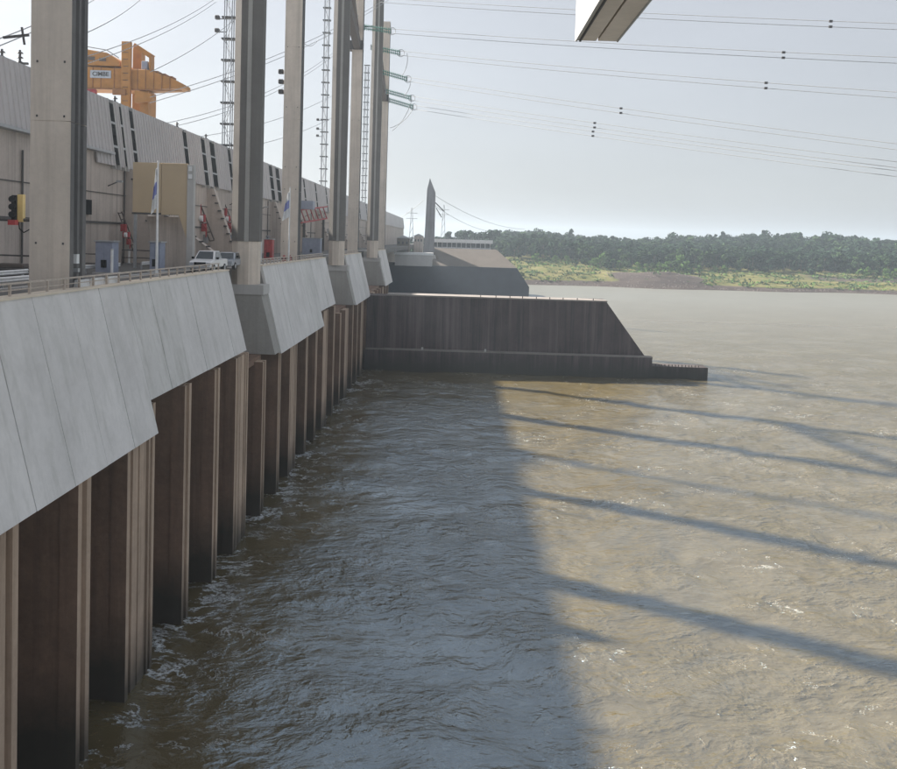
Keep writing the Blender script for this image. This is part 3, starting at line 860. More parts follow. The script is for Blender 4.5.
# signal light on a bracket, left of the big column
sg = root('signal_light', at(19, 208, 47), 'black and yellow signal light with a red bracket on a pipe arm, far left', 'signal light')
c = at(17, 207, 47)
MB().box(c.x - 0.24, c.x + 0.02, 46.8, 47.2, c.z - 0.8, c.z + 0.65).build('housing', MT['black'], sg, bevel=0.04)
MB().box(c.x + 0.04, c.x + 0.34, 46.95, 47.25, c.z - 0.82, c.z + 0.7).build('back_plate', MT['yellow'], sg)
for dz in (0.42, 0.0, -0.42):
    MB().tube((c.x - 0.11, 46.6, c.z + dz), (c.x - 0.11, 46.8, c.z + dz), 0.17, 0.15, 12).build('lamp_hood', MT['black'], sg)
MB().box(c.x - 0.3, c.x + 0.1, 46.6, 47.0, c.z - 1.0, c.z - 0.72).build('bracket', MT['red'], sg)
MB().tube((c.x - 4.5, 47.1, c.z - 0.72), (-22.7, 47.1, c.z - 0.72 + 0.02), 0.09, seg=8).build('arm', MT['darksteel'], sg)
MB().path([(c.x + 0.1, 47, c.z - 0.8), (c.x + 0.15, 47, c.z - 1.2), (c.x + 0.4, 47, c.z - 1.4), (c.x + 0.75, 47, c.z - 1.2), (c.x + 0.8, 47, c.z - 0.8)], 0.035, 5).build('cable', MT['black'], sg)

# small white conduit box on the column side
cb = root('conduit_box', (-20.3, 45.3, DECK + 0.4), 'small white conduit with a junction box on the side of the big square column', 'conduit')
MB().tube((-20.32, 45.2, DECK + 0.1), (-20.32, 45.2, DECK + 2.0), 0.05, seg=8).build('pipe', MT['white'], cb)
MB().box(-20.44, -20.2, 45.05, 45.35, DECK + 1.6, DECK + 2.1).build('box', MT['white'], cb)
MB().box(-20.42, -20.14, 45.05, 45.3, DECK + 1.15, DECK + 1.35).build('elbow', MT['steel'], cb)

# red hydrants at the foot of the second square column
def hydrant(px, Y, label):
    x = at(px, 262, Y).x
    r = root('fire_hydrant', (x, Y, DECK), label, 'hydrant', 'red hydrants at the second square column')
    MB().tube((x, Y, DECK), (x, Y, DECK + 0.75), 0.2, 0.18, 10).build('barrel', MT['red'], r)
    MB().tube((x, Y, DECK + 0.75), (x, Y, DECK + 0.98), 0.24, 0.08, 10).build('bonnet', MT['red'], r)
    MB().tube((x - 0.36, Y, DECK + 0.55), (x + 0.36, Y, DECK + 0.55), 0.11, seg=8).build('outlet', MT['darksteel'], r)
hydrant(284, 104.5, 'left red hydrant at the foot of the second square column')
hydrant(290, 104.9, 'right red hydrant at the foot of the second square column')

# ------------------------------------------------------------------ vehicles
def vehicle(px, Y, label, mat, name, pickup):
    x = at(px, 260, Y).x
    r = root(name, (x, Y, DECK), label, 'pickup' if pickup else 'car')
    w = 0.95
    b = MB()    # faces the camera (-Y): bonnet, cabin, bed
    prof = [(-2.6, 0.42), (-2.68, 0.62), (-2.62, 1.0), (-1.5, 1.14), (2.6, 1.14), (2.66, 0.9), (2.62, 0.45)] if pickup else [(-2.2, 0.38), (-2.28, 0.6), (-2.2, 0.85), (-1.2, 1.0), (2.1, 1.05), (2.2, 0.8), (2.15, 0.4)]
    b.prism([(Y + p, DECK + z) for p, z in prof], 'x', x - w, x + w)
    b.build('body', mat, r, bevel=0.09)
    ca, cb_, ct = ((-1.45, 1.0, 1.86) if pickup else (-1.3, 2.0, 1.62))
    v = []
    for (yy, zz, ww) in ((ca, 1.12, 0.9), (cb_, 1.12, 0.9), (ca + 0.75, ct, 0.72), (cb_ - 0.25, ct, 0.72)):
        v += [(x - ww, Y + yy, DECK + zz - (0 if pickup else 0.12 if zz < 1.2 else 0)), (x + ww, Y + yy, DECK + zz - (0 if pickup else 0.12 if zz < 1.2 else 0))]
    c_ = MB(); c_.add(v, [(0, 1, 3, 2), (4, 6, 7, 5), (0, 4, 5, 1), (2, 3, 7, 6), (0, 2, 6, 4), (1, 5, 7, 3)])
    c_.build('cabin', mat, r, bevel=0.05)
    z0 = 1.18 if pickup else 1.06
    def lerp(a, b, t): return tuple(a[i] + (b[i] - a[i]) * t for i in range(3))
    def pane(nm, a, b_, c__, d, off):
        q = [a, b_, c__, d]
        cen = [sum(p[i] for p in q) / 4 for i in range(3)]
        q = [tuple(cen[i] + (p[i] - cen[i]) * 0.84 + off[i] for i in range(3)) for p in q]
        q2 = [tuple(p[i] + off[i] * 0.6 for i in range(3)) for p in q]
        m = MB(); m.add(q + q2, [(0, 1, 2, 3), (7, 6, 5, 4), (0, 1, 5, 4), (1, 2, 6, 5), (2, 3, 7, 6), (3, 0, 4, 7)]); m.build(nm, MT['glass'], r)
    pane('windscreen', v[0], v[1], v[5], v[4], (0, -0.02, 0.01))
    pane('side_window', v[1], v[3], v[7], v[5], (0.02, 0, 0))
    pane('side_window', v[0], v[2], v[6], v[4], (-0.02, 0, 0))
    fy = Y + prof[1][0]
    MB().box(x - 0.5, x + 0.5, fy - 0.03, fy + 0.05, DECK + 0.62, DECK + 0.92).build('grille', MT['black'], r)
    MB().box(x - 0.9, x + 0.9, fy - 0.1, fy + 0.06, DECK + 0.36, DECK + 0.56).build('bumper', MT['steel'], r, bevel=0.03)
    for s in (-1, 1):
        MB().box(x + s * 0.73 - 0.17, x + s * 0.73 + 0.17, fy - 0.02, fy + 0.1, DECK + 0.66, DECK + 0.88).build('headlight', MT['silver'], r)
        MB().box(x + s * 1.07 - 0.1, x + s * 1.07 + 0.1, Y + ca + 0.25, Y + ca + 0.4, DECK + 1.15, DECK + 1.35).build('mirror', MT['black'], r)
        for yy in (prof[0][0] + 0.85, 1.55):
            wh = MB().tube((x + s * 0.72, Y + yy, DECK + 0.36), (x + s * 0.99, Y + yy, DECK + 0.36), 0.36, seg=16).build('wheel', MT['rubber'], r)
            MB().tube((x + s * 0.99, Y + yy, DECK + 0.36), (x + s * 1.005, Y + yy, DECK + 0.36), 0.22, seg=12).build('rim', MT['steel'], wh)
vehicle(209, 75, 'white pickup truck facing the camera on the deck road', MT['carwhite'], 'pickup_truck', True)
vehicle(229, 82, 'silver car half hidden behind the nearest round column', MT['silver'], 'parked_car', False)

# ------------------------------------------------------------------ lattice masts on the roof
def mast(px, Y, z0, z1, label, lights, step=3.3, w=2.1):
    x = at(px, 150, Y).x
    r = root('lattice_mast', (x, Y, z0), label, 'mast', 'lattice masts rising from the powerhouse')
    hw = w * 0.28
    for sx_ in (-1, 1):
        for sy in (-1, 1):
            MB().bar((x + sx_ * hw, Y + sy * hw, z0), (x + sx_ * hw, Y + sy * hw, z1), 0.14 if Y < 300 else 0.25).build('chord', MT['steel'], r)
    n = int((z1 - z0) / step)
    pm = MB().box(-w / 2, w / 2, -0.6, 0.6, 0, 0.24).mesh('platform', MT['darksteel'])
    lace = MB()
    for i in range(n + 1):
        z = z0 + 0.6 + i * step
        inst('platform', pm, (x, Y, z), r)
        if i < n:
            s_ = 1 if i % 2 else -1
            lace.bar((x - s_ * hw, Y - hw, z), (x + s_ * hw, Y - hw, z + step), 0.07)
            lace.bar((x - s_ * hw, Y + hw, z), (x + s_ * hw, Y + hw, z + step), 0.07)
    lace.build('lacing', MT['steel'], r)
    MB().tube((x, Y, z0), (x, Y, z1), 0.07).build('cable', MT['white'], r)
    for py in lights:
        z = at(px, py, Y).z
        f_ = MB().box(x - w / 2 - 1.1, x - w / 2 - 0.4, Y - 0.6, Y + 0.1, z, z + 0.6).build('floodlight', MT['darksteel'], r, bevel=0.08)
        MB().bar((x - w / 2 - 0.5, Y - 0.2, z + 0.1), (x - 0.4, Y - 0.2, z + 0.1), 0.12).build('arm', MT['darksteel'], r)
mast(227, 134, 39.9, 74, 'nearest lattice mast with floodlights, left of the nearest round column', (20, 33))
mast(324, 230, 31, 96, 'lattice mast with floodlights left of the middle pair of columns', (121, 130, 137))
mast(365, 328, 33, 92, 'farthest lattice mast, seen between the middle and last pair of columns', (), 2.8, 2.2)
# floodlight cluster on the left of second square column
fl = root('floodlight_cluster', at(282, 75, 108), 'cluster of three floodlights on the left side of the second square column', 'floodlights')
for py in (72, 82, 92):
    p = at(281.5, py, 108)
    MB().box(p.x - 0.35, p.x + 0.3, 107.6, 108.2, p.z - 0.25, p.z + 0.3).build('floodlight', MT['darksteel'], fl, bevel=0.06)
    MB().bar((p.x, 108, p.z), (-22.6, 108, p.z), 0.08).build('arm', MT['darksteel'], fl)

# post insulators on the roof
def post_ins(px, py, Y, h, label):
    p = at(px, py, Y)
    r = root('post_insulator', (p.x, Y, p.z - h), label, 'insulator', 'post insulators on the powerhouse roof')
    zb = 40.1
    MB().tube((p.x, Y, zb), (p.x, Y, p.z), 0.13, 0.1, 8).build('stem', MT['darksteel'], r)
    d = MB()
    for i in range(5): d.tube((p.x, Y, p.z - 0.3 - i * 0.42), (p.x, Y, p.z - 0.18 - i * 0.42), 0.3, 0.2, 10)
    d.build('shed_disc', MT['darksteel'], r)
    MB().box(p.x - 0.75, p.x + 0.75, Y - 0.1, Y + 0.1, p.z - 1.3, p.z - 1.1).build('cross_arm', MT['darksteel'], r)
post_ins(20, 50, 77, 3, 'dark cross-shaped post insulator on the roof left of the big square column')
post_ins(2, 49, 75, 3, 'dark post insulator on the roof at the far left edge')
post_ins(115, 96, 92, 3, 'post insulator on the roof just left of the crane leg')
post_ins(177, 122, 118, 3, 'post insulator on the roof right of the crane')
post_ins(206, 134, 128, 3, 'post insulator on the roof beside the nearest lattice mast')

# ------------------------------------------------------------------ gantry crane
cr_ = root('gantry_crane', (-54, 140, 40.15), 'orange gantry crane with tapering boom on the powerhouse roof', 'crane')
def cx(px, Y=140): return at(px, 85, Y).x
def cz(py, px=130, Y=140): return at(px, py, Y).z
MB().prism([(cx(60), cz(92)), (cx(134), cz(92)), (cx(187), cz(90, 187)), (cx(187), cz(86, 187)), (cx(175), cz(80, 175)), (cx(152), cz(72, 152)), (cx(60), cz(69))], 'y', 138.05, 141.95).build('boom', MT['orange'], cr_, bevel=0.08)
MB().prism([(cx(60), cz(68.7)), (cx(60), cz(52)), (cx(91), cz(53)), (cx(112), cz(56)), (cx(125), cz(64)), (cx(125), cz(68.7))], 'y', 137.79, 143.25).build('machine_house', MT['orange'], cr_, bevel=0.08)
MB().box(cx(127.5), cx(136.5), 137.27, 137.985, 40.1, cz(45)).build('leg', MT['orange'], cr_, bevel=0.05)
MB().box(cx(127.5), cx(136.5), 142.015, 143.77, 40.1, cz(45)).build('leg', MT['orange'], cr_, bevel=0.05)
MB().box(cx(144), cx(152.5), 138.18, 141.82, 40.1, cz(92.1)).build('leg', MT['orange'], cr_, bevel=0.05)
MB().prism([(cx(142), cz(93)), (cx(157), cz(96)), (cx(160), cz(100)), (cx(157), cz(103)), (cx(142), cz(105))], 'y', 136.88, 138.115).build('trolley', MT['orange'], cr_)
MB().bar((cx(136), 139.48, cz(46.5)), (cx(153), 139.48, cz(57)), 1.6, 0.75).build('head_beam', MT['orange'], cr_)
MB().box(cx(151.5), cx(153.5), 138.7, 140.26, cz(72), cz(57)).build('stay', MT['orange'], cr_)
MB().box(cx(144), cx(150), 138.7, 141.3, cz(72), cz(62)).build('cab', MT['bluegrey'], cr_, bevel=0.08)
for i in range(9):
    x = cx(153 + i * 3.6); z = cz(73.5 + i * 1.45, 160)
    MB().bar((x, 138.115, z - 0.3), (x, 138.115, z + 0.45), 0.06).build('rail_post', MT['darksteel'], cr_)
MB().box(cx(88), cx(103), 137.27, 137.92, cz(103), cz(92.6)).build('hook_block', MT['red'], cr_, bevel=0.15)
for px_ in (66, 74, 82, 90, 98, 106, 119, 142, 150, 158, 166, 174):
    zt_ = cz(69.5 if px_ < 134 else 72 + (px_ - 152) * 0.36 if px_ > 152 else 71, px_)
    MB().box(cx(px_) - 0.06, cx(px_) + 0.06, 137.93, 138.048, cz(91.5, px_), zt_).build('stiffener', MT['orange_dark'], cr_)
MB().box(cx(60), cx(186), 137.9, 138.045, cz(91.9, 125), cz(90.6, 125)).build('flange', MT['orange_dark'], cr_)
for k in range(14):
    zz = 41 + k * 1.1
    MB().bar((cx(129.5), 137.2, zz), (cx(134.5), 137.2, zz), 0.07).build('rung', MT['darksteel'], cr_)
MB().path([(cx(60), 137.8, cz(49.5)), (cx(91), 137.8, cz(50.5)), (cx(112), 137.8, cz(53.5)), (cx(124), 137.8, cz(61))], 0.06, 4).build('hand_rail', MT['darksteel'], cr_)
for px_, py_, h_ in ((70, 58, 4), (84, 58, 4), (97, 59.5, 3.5), (108, 61, 3)):
    MB().box(cx(px_) - 0.55, cx(px_) + 0.55, 137.7, 137.78, cz(py_ + h_, px_), cz(py_, px_)).build('vent', MT['brownsteel'], cr_)
MB().box(cx(120), cx(133), 136.9, 137.25, cz(98, 127), cz(92.2, 127)).build('end_carriage', MT['orange_dark'], cr_, bevel=0.05)
for px_ in (157, 164, 171):
    MB().box(cx(px_), cx(px_ + 4), 138.6, 140.6, cz(73 + (px_ - 152) * 0.37, px_), cz(70.6 + (px_ - 152) * 0.37, px_)).build('winch_step', MT['orange_dark'], cr_)
# name plate with faded letters
pl = MB().box(cx(95.5), cx(116), 137.92, 138.037, cz(81), cz(73.5)).build('name_plate', MT['silver'], cr_)
tc = bpy.data.curves.new('lettering', 'FONT'); tc.body = 'CIMBE'; tc.size = 0.95; tc.extrude = 0.012; tc.align_x = 'CENTER'; tc.align_y = 'CENTER'
tc.offset = 0.02
to = bpy.data.objects.new('lettering', tc); tc.materials.append(MT['darksteel'])
to2 = bpy.data.objects.new('lettering', bpy.data.meshes.new_from_object(to)); bpy.data.objects.remove(to); to = to2
to.location = ((cx(95.5) + cx(116)) / 2, 137.887, (cz(81) + cz(73.5)) / 2); to.rotation_euler = (R(90), 0, 0)
link(to, pl)

# ------------------------------------------------------------------ insulator strings and conductors
def sag(a, b, n, s):
    a, b = Vector(a), Vector(b)
    return [a.lerp(b, i / n) - Vector((0, 0, 4 * s * (i / n) * (1 - i / n))) for i in range(n + 1)]
def ins_string(pa, pb, Y, label):
    a, b = at(*pa, Y), at(*pb, Y)
    r = root('insulator_string', a, label, 'insulator', 'green insulator strings beside the last pair of columns')
    dd = MB(); n = 15
    for off in (-0.34, 0.34):
        o = Vector((0, 0, off))
        MB().tube(a + o, b + o, 0.09, seg=6).build('rod', MT['green'], r)
        for i in range(n):
            p = (a + o).lerp(b + o, (i + 0.5) / n); q = (a + o).lerp(b + o, (i + 0.9) / n)
            dd.tube(p, q, 0.46, 0.2, 8)
    dd.build('glass_disc', MT['green'], r)
    for p in (a, b):
        MB().box(p.x - 0.12, p.x + 0.12, Y - 0.15, Y + 0.15, p.z - 0.65, p.z + 0.65).build('yoke_plate', MT['steel'], r)
    ring = [(b + Vector((0.2 + 0.9 * math.cos(t * math.pi / 8), 0, 0.9 * math.sin(t * math.pi / 8)))) for t in range(17)]
    MB().path(ring, 0.08, 5).build('corona_ring', MT['steel'], r)
    MB().bar(Vector((-21.5, Y, a.z + 0.3)), a, 0.2).build('link', MT['darksteel'], r)
    return b
tips = []
for pa, pb, Y, t_ in (((364, 27), (391, 31), 205, 'topmost green insulator string beside the farthest columns'),
                      ((371, 47), (400, 53), 213, 'second green insulator string from the top'),
                      ((379, 71), (407, 79), 223, 'third green insulator string from the top'),
                      ((386, 91), (411, 98), 230, 'fourth green insulator string from the top'),
                      ((389, 100), (413, 107), 236, 'lowest green insulator string beside the farthest columns')):
    tips.append(ins_string(pa, pb, Y, t_))
def conductor(a, b, label, s, gap, r_, spacer_px=None, three=False):
    ro = root('power_line', a, label, 'power line', 'power lines running out over the river')
    for o in ((-gap / 2, gap / 2) if gap else (0,)):
        MB().path(sag(a + Vector((0, 0, o)), b + Vector((0, 0, o)), 40, s), r_, 4).build('wire', MT['wire'], ro)
    return ro
R_END = 150.0
ends = [(tips[0], (940, 62), 5, 'second twin power line from the top of the sky'), (tips[1], (940, 98), 5, 'third twin power line from the top of the sky'),
        (tips[2], (940, 152), 4, 'fourth twin power line from the top, sloping more steeply'), (tips[3], (940, 170), 4, 'fifth twin power line from the top'),
        (tips[4], (940, 179), 4, 'lowest twin power line over the river'), (at(380, 0, 205), (940, 28), 4, 'topmost twin power line crossing behind the white beam')]
for k, (a, e, s, t_) in enumerate(ends):
    b = at(*e, R_END)
    ro = conductor(a, b, t_, 0.5, 1.05, 0.058)
    fr = (0.78, 0.76, 0.50, 0.47, 0.45, 0.87)[k]
    for o in (-0.5, 0.5):
        p = sag(a, b, 40, 0.5)[int(fr * 40)]
        MB().box(p.x - 0.3, p.x + 0.3, p.y - 0.15, p.y + 0.15, p.z + o - 0.2, p.z + o + 0.2).build('damper', MT['darksteel'], ro)
# jumper loops
for k, (px0, py0, px1, py1, Y) in enumerate(((407, 53, 402, 76, 215), (410, 80, 404, 96, 224), (412, 99, 392, 131, 232), (414, 107, 390, 128, 237))):
    a, b = at(px0, py0, Y), at(px1, py1, Y)
    mid = (a + b) / 2 + Vector((1.2, 0, -1.5 if k > 1 else 0))
    pts = [a.lerp(mid, t / 8).lerp(mid.lerp(b, t / 8), t / 8) for t in range(9)]
    tag(MB().path(pts, 0.07, 5).build('jumper_cable', MT['wire']), ['small jumper loop under the second insulator string', 'small jumper loop under the third insulator string', 'longer jumper loop hanging under the fourth insulator string', 'lowest and longest jumper loop under the lowest insulator string'][k], 'cable', 'jumper loops')
# wires on the left, falling from the gantry to the powerhouse
LW = [((216, 0, 150), (60, 68, 75), 1.0, 'thick twin wire falling to the crane from the upper left sky', .7),
      ((120, -20, 110), (0, 42, 60), .5, 'twin wire ending at a fitting left of the big square column', .5),
      ((420, -25, 210), (150, 100, 108), 3.0, 'wire sagging from the far gantry past the nearest mast', .7),
      ((350, 40, 215), (160, 127, 115), 3.0, 'wire sagging behind the nearest round column to the roof', .7),
      ((350, 85, 215), (190, 138, 130), 2.0, 'lower wire sagging behind the nearest round column', 0),
      ((352, 105, 222), (240, 148, 140), 1.5, 'lowest wire sagging between the first columns', 0),
      ((140, 0, 110), (86, 33, 70), .3, 'thin wire in the upper left sky above the crane', 0),
      ((240, 15, 130), (150, 72, 100), .6, 'thin wire right of the crane', 0)]
for (a, b, s, t_, g) in LW:
    A = at(*a); B = at(*b)
    ro = root('overhead_wire', A, t_, 'wire', 'overhead wires above the powerhouse')
    for o in ((-g / 2, g / 2) if g else (0,)):
        MB().path(sag(A + Vector((0, 0, o)), B + Vector((0, 0, o)), 24, s), 0.045, 4).build('strand', MT['wire'], ro)
# small fitting at the end of the left wire
p = at(26, 36, 60)
ft = root('wire_fitting', p, 'small dark cross-shaped wire fitting left of the big square column', 'fitting')
MB().bar(p + Vector((-0.1, 0, -0.6)), p + Vector((-0.3, 0, 0.6)), 0.12).build('arm', MT['darksteel'], ft)
MB().bar(p + Vector((-1.6, 0, -0.15)), p + Vector((0.2, 0, 0.08)), 0.16).build('clamp', MT['darksteel'], ft)
MB().path(sag(at(298, 35, 150), at(318, 40, 190), 10, 1.6), 0.06, 4).build('slack_wire', MT['wire'])
tag(bpy.data.objects['slack_wire'], 'short slack wire looping left of the middle pair of columns', 'wire', 'overhead wires above the powerhouse')

# ------------------------------------------------------------------ overhead beam
Yo = 25.0
a, b = at(577, 42, Yo), at(617, 42, Yo)
ob = root('overhead_beam', ((a.x + b.x) / 2, 10, a.z), 'white-sided concrete beam end jutting in from above at top right', 'beam')
w = b.x - a.x
bz = (a.z + b.z) / 2
MB().box(a.x, a.x + w * 0.47, -12, Yo, bz + 0.03, bz + 1.6).build('girder', MT['beam_under'], ob)
MB().box(a.x + w * 0.52, b.x - 0.02, -12, Yo - 0.02, bz + 0.03, bz + 1.6).build('girder', MT['beam_under'], ob)
MB().box(a.x + w * 0.47, a.x + w * 0.52, -12, Yo - 0.06, bz + 0.12, bz + 1.6).build('joint', MT['black'], ob)
MB().box(a.x - 0.06, a.x - 0.003, -12, Yo, bz, bz + 1.62).build('side_face', MT['cap'], ob)
MB().box(a.x + 0.06, a.x + 0.11, -12, Yo - 0.01, bz - 0.01, bz + 0.029).build('drip_edge', MT['darksteel'], ob)
MB().box(b.x - 0.019, b.x + 0.03, -12, Yo - 0.01, bz + 0.01, bz + 1.6).build('side_face', MT['cap'], ob)

# ------------------------------------------------------------------ training wall across the tailwater
YW = 172.0
tw = root('training_wall', (12, YW + 3, 0), 'dark stained training wall with a sloping end and low footing, crossing the water', 'wall')
zt = CZ - 11.5; zf = 4.35
for i, (xa, xb) in enumerate(((-18, -14.2), (-14.2, -2.4), (-2.4, 9.4), (9.4, 21.2))):
    MB().box(xa + (0.02 if i else 0), xb - 0.02, YW + (1.3 if i else 0.7), YW + 7, -3, zt - 0.25).build('wall_section', MT['darkwall'], tw)
MB().prism([(21.22, -3), (21.22, zt - 0.25), (30.9, zt - 0.25), (39.0, zf), (39.0, -3)], 'y', YW + 1.3, YW + 7).build('end_section', MT['darkwall'], tw)
MB().box(-14, 31.0, YW + 1.1, YW + 7.1, zt - 0.247, zt + 0.05).build('coping', MT['ledge'], tw)
MB().box(-18, 40.2, YW - 0.6, YW + 1.28, -3, zf - 0.2).build('footing', MT['darkwall'], tw)
MB().box(-17.9, 40.25, YW - 0.66, YW + 1.29, zf - 0.197, zf + 0.02).build('footing_ledge', MT['ledge'], tw)
MB().box(40.22, 51.6, YW - 0.2, YW + 4, -3, 2.45).build('tail_wall', MT['darkwall'], tw)
sm = MB().box(-0.08, 0.08, -0.08, 0.08, 0, 0.38).mesh('dowel', MT['darksteel'])
rr = random.Random(2)
for i in range(14): inst('dowel', sm, (41 + i * 0.68 + rr.uniform(-.1, .1), YW + 0.2, 2.44), tw)
for i in range(9): inst("dowel", sm, (5 + i * 2.9 + rr.uniform(-.4, .4), YW + 1.5, zt + 0.04), tw)
for xg in (-6.4, 6.4): MB().box(xg - 0.2, xg + 0.2, YW - 0.4, YW + 0.1, zf + 0.02, zf + 0.5).build('bollard', MT['cap'], tw)

# ------------------------------------------------------------------ second structure farther off
Y2 = 400.0
sp = root('spillway_block', (5, Y2 + 10, 0), 'blue-grey spillway block with a brownish sloping crest, beyond the training wall', 'spillway')
xl, xr2 = -90, at(529, 290, Y2).x
z1 = at(510, 268, Y2).z
MB().prism([(xl, -3), (xr2, -3), (xr2, at(528, 287, Y2).z), (at(517, 270, Y2).x, z1), (xl, z1)], 'y', Y2, Y2 + 40).build('block', MT['farwall'], sp)
z2 = at(497, 250, Y2 + 14).z
xa, xb, xc_ = at(430, 250, Y2).x, at(519, 270, Y2).x, at(497, 250, Y2 + 14).x
m = MB(); m.add([(xa, Y2 + 1, z1 + 0.05), (xb - 1, Y2 + 1, z1 + 0.05), (xb - 1, Y2 + 39, z1 + 0.05), (xa, Y2 + 39, z1 + 0.05), (xa, Y2 + 14, z2), (xc_, Y2 + 14, z2), (xc_, Y2 + 37, z2), (xa, Y2 + 37, z2)],
                [(3, 2, 1, 0), (4, 5, 6, 7), (0, 1, 5, 4), (1, 2, 6, 5), (2, 3, 7, 6), (3, 0, 4, 7)])
m.build('crest_slope', MT['slope'], sp)
bd = root('control_building', (0, 425, z2), 'long low white control building with a dark window band on the spillway crest', 'building')
xa, xb = at(432, 245, 424).x, at(491, 245, 424).x
def z_(py, px=462): return at(px, py, 424).z
MB().box(xa, xb, 424, 432, z2 + 0.01, z_(247.6)).build('wall', MT['white'], bd)
MB().box(xa + 0.2, xb - 0.4, 424.4, 431.6, z_(247.6), z_(243)).build('window_band', MT['glass'], bd)
for i in range(13):
    x = xa + 0.3 + (xb - xa - 0.8) * i / 12
    MB().box(x - 0.15, x + 0.15, 424.2, 424.39, z_(247.6), z_(243)).build('mullion', MT['white'], bd)
MB().box(xa - 0.8, xb + 0.8, 423, 433, z_(243), z_(239.5)).build('roof', MT['white'], bd)
rl = MB()
for i in range(24): rl.box(xa + i * (xb - xa) / 23 - .06, xa + i * (xb - xa) / 23 + .06, 422.95, 423.05, z_(239.5), z_(237.5))
rl.build('roof_rail', MT['steel'], bd)
# pointed tower
Yt = 408
tx0, tx1 = at(423.5, 250, Yt).x, at(434, 250, Yt).x
ttop = at(429, 178, Yt).z; tsh = at(434, 192, Yt).z; tba = at(429, 255, Yt).z
ob2 = root('pointed_tower', ((tx0 + tx1) / 2, Yt, z1), 'tall slim grey concrete tower with a pointed top beside the spillway', 'tower')
MB().prism([(tx0, z1), (tx1, z1), (tx1 - 0.2, tsh), (tx0 + 2.1, ttop), (tx0 + 0.9, tsh + 1)], 'y', Yt, Yt + 6).build('shaft', MT['obelisk'], ob2)
MB().prism([(tx0 - 1.8, z1), (tx1 + 2.2, z1), (tx1 + 0.6, z1 + 5), (tx0 - 0.6, z1 + 5)], 'y', Yt - 2, Yt - 0.02).build('base', MT['cap'], ob2)
MB().bar((tx1, Yt + 1, tsh - 5), (tx1 + 4.2, Yt + 1, tsh - 9), 0.5).build('side_arm', MT['darksteel'], ob2)
MB().bar((tx1 + 0.4, Yt + 1, tsh - 7.5), (tx1 + 3.2, Yt + 1, tsh - 12), 0.4).build('side_arm', MT['darksteel'], ob2)
# pale low block at the tower foot
lb = root('pale_block', (-20, 394, z1), 'pale flat-roofed block left of the pointed tower foot', 'block')
xa, xb = at(395, 258, 393).x, at(432, 258, 393).x
MB().box(xa, xb, 393, 399, at(415, 266, 393).z, at(415, 255, 393).z).build('wall', MT['cap'], lb)
MB().box(xa - 0.5, xb + 0.5, 392.5, 399.5, at(415, 255, 393).z, at(415, 252.5, 393).z).build('roof_slab', MT['white'], lb)
# far sheds past the end of the powerhouse
for px0, px1, py, Y, mt, t_ in ((397, 409, 238, 405, 'slope', 'brown low shed beyond the powerhouse end'),
                                (414, 423, 236, 450, 'wall', 'tiny beige hut just left of the pointed tower')):
    A = at(px0, py, Y); B = at(px1, py, Y)
    r = root('shed', ((A.x + B.x) / 2, Y, DECK), t_, 'shed', 'far sheds beyond the powerhouse')
    MB().box(A.x, B.x, Y, Y + 9, 10, A.z).build('wall', MT[mt], r)
    MB().prism([(A.x - 0.4, A.z), (B.x + 0.4, A.z), ((A.x + B.x) / 2, A.z + 1.3)], 'y', Y - 0.4, Y + 9.4).build('roof', MT['steel'], r)
    for i in range(3):
        x = A.x + (B.x - A.x) * (i + 0.5) / 3
        MB().box(x - 0.4, x + 0.4, Y - 0.08, Y - 0.002, A.z - 2.8, A.z - 1.6).build('window', MT['glass'], r)
# distant lattice pylons with faint cables
for px, py, pb, Y, t_ in ((412, 208, 250, 600, 'faint distant lattice pylon left of the pointed tower'), (444, 205, 243, 640, 'faint distant pylon just right of the pointed tower')):
    T = at(px, py, Y); B = at(px, pb, Y)
    r = root('pylon', (T.x, Y, B.z), t_, 'pylon', 'distant pylons')
    for sx_ in (-1, 1): MB().bar((T.x + sx_ * 2.2, Y, B.z - 12), (T.x + sx_ * 0.3, Y, T.z), 0.35).build('leg', MT['steel'], r)
    for k in (0.75, 0.88): MB().bar((T.x - 4, Y, B.z + (T.z - B.z) * k), (T.x + 4, Y, B.z + (T.z - B.z) * k), 0.3).build('cross_arm', MT['steel'], r)
    for k in (0.2, 0.4, 0.6): MB().bar((T.x - 1.6 * (1 - k), Y, B.z + (T.z - B.z) * k), (T.x + 1.6 * (1 - k), Y, B.z + (T.z - B.z) * (k + 0.15)), 0.25).build('brace', MT['steel'], r)
for i, (a, b, t_) in enumerate(((at(434, 195, 600), at(525, 229, 900), 'upper faint cable falling right from the pointed tower'), (at(434, 205, 600), at(505, 232, 900), 'lower faint cable falling right from the pointed tower'), (at(424, 200, 600), at(388, 226, 620), 'faint cable falling left from the pointed tower'))):
    tag(MB().path(sag(a, b, 16, 6 if i < 2 else 1), 0.16, 4).build('far_cable', MT['wire']), t_, 'cable')

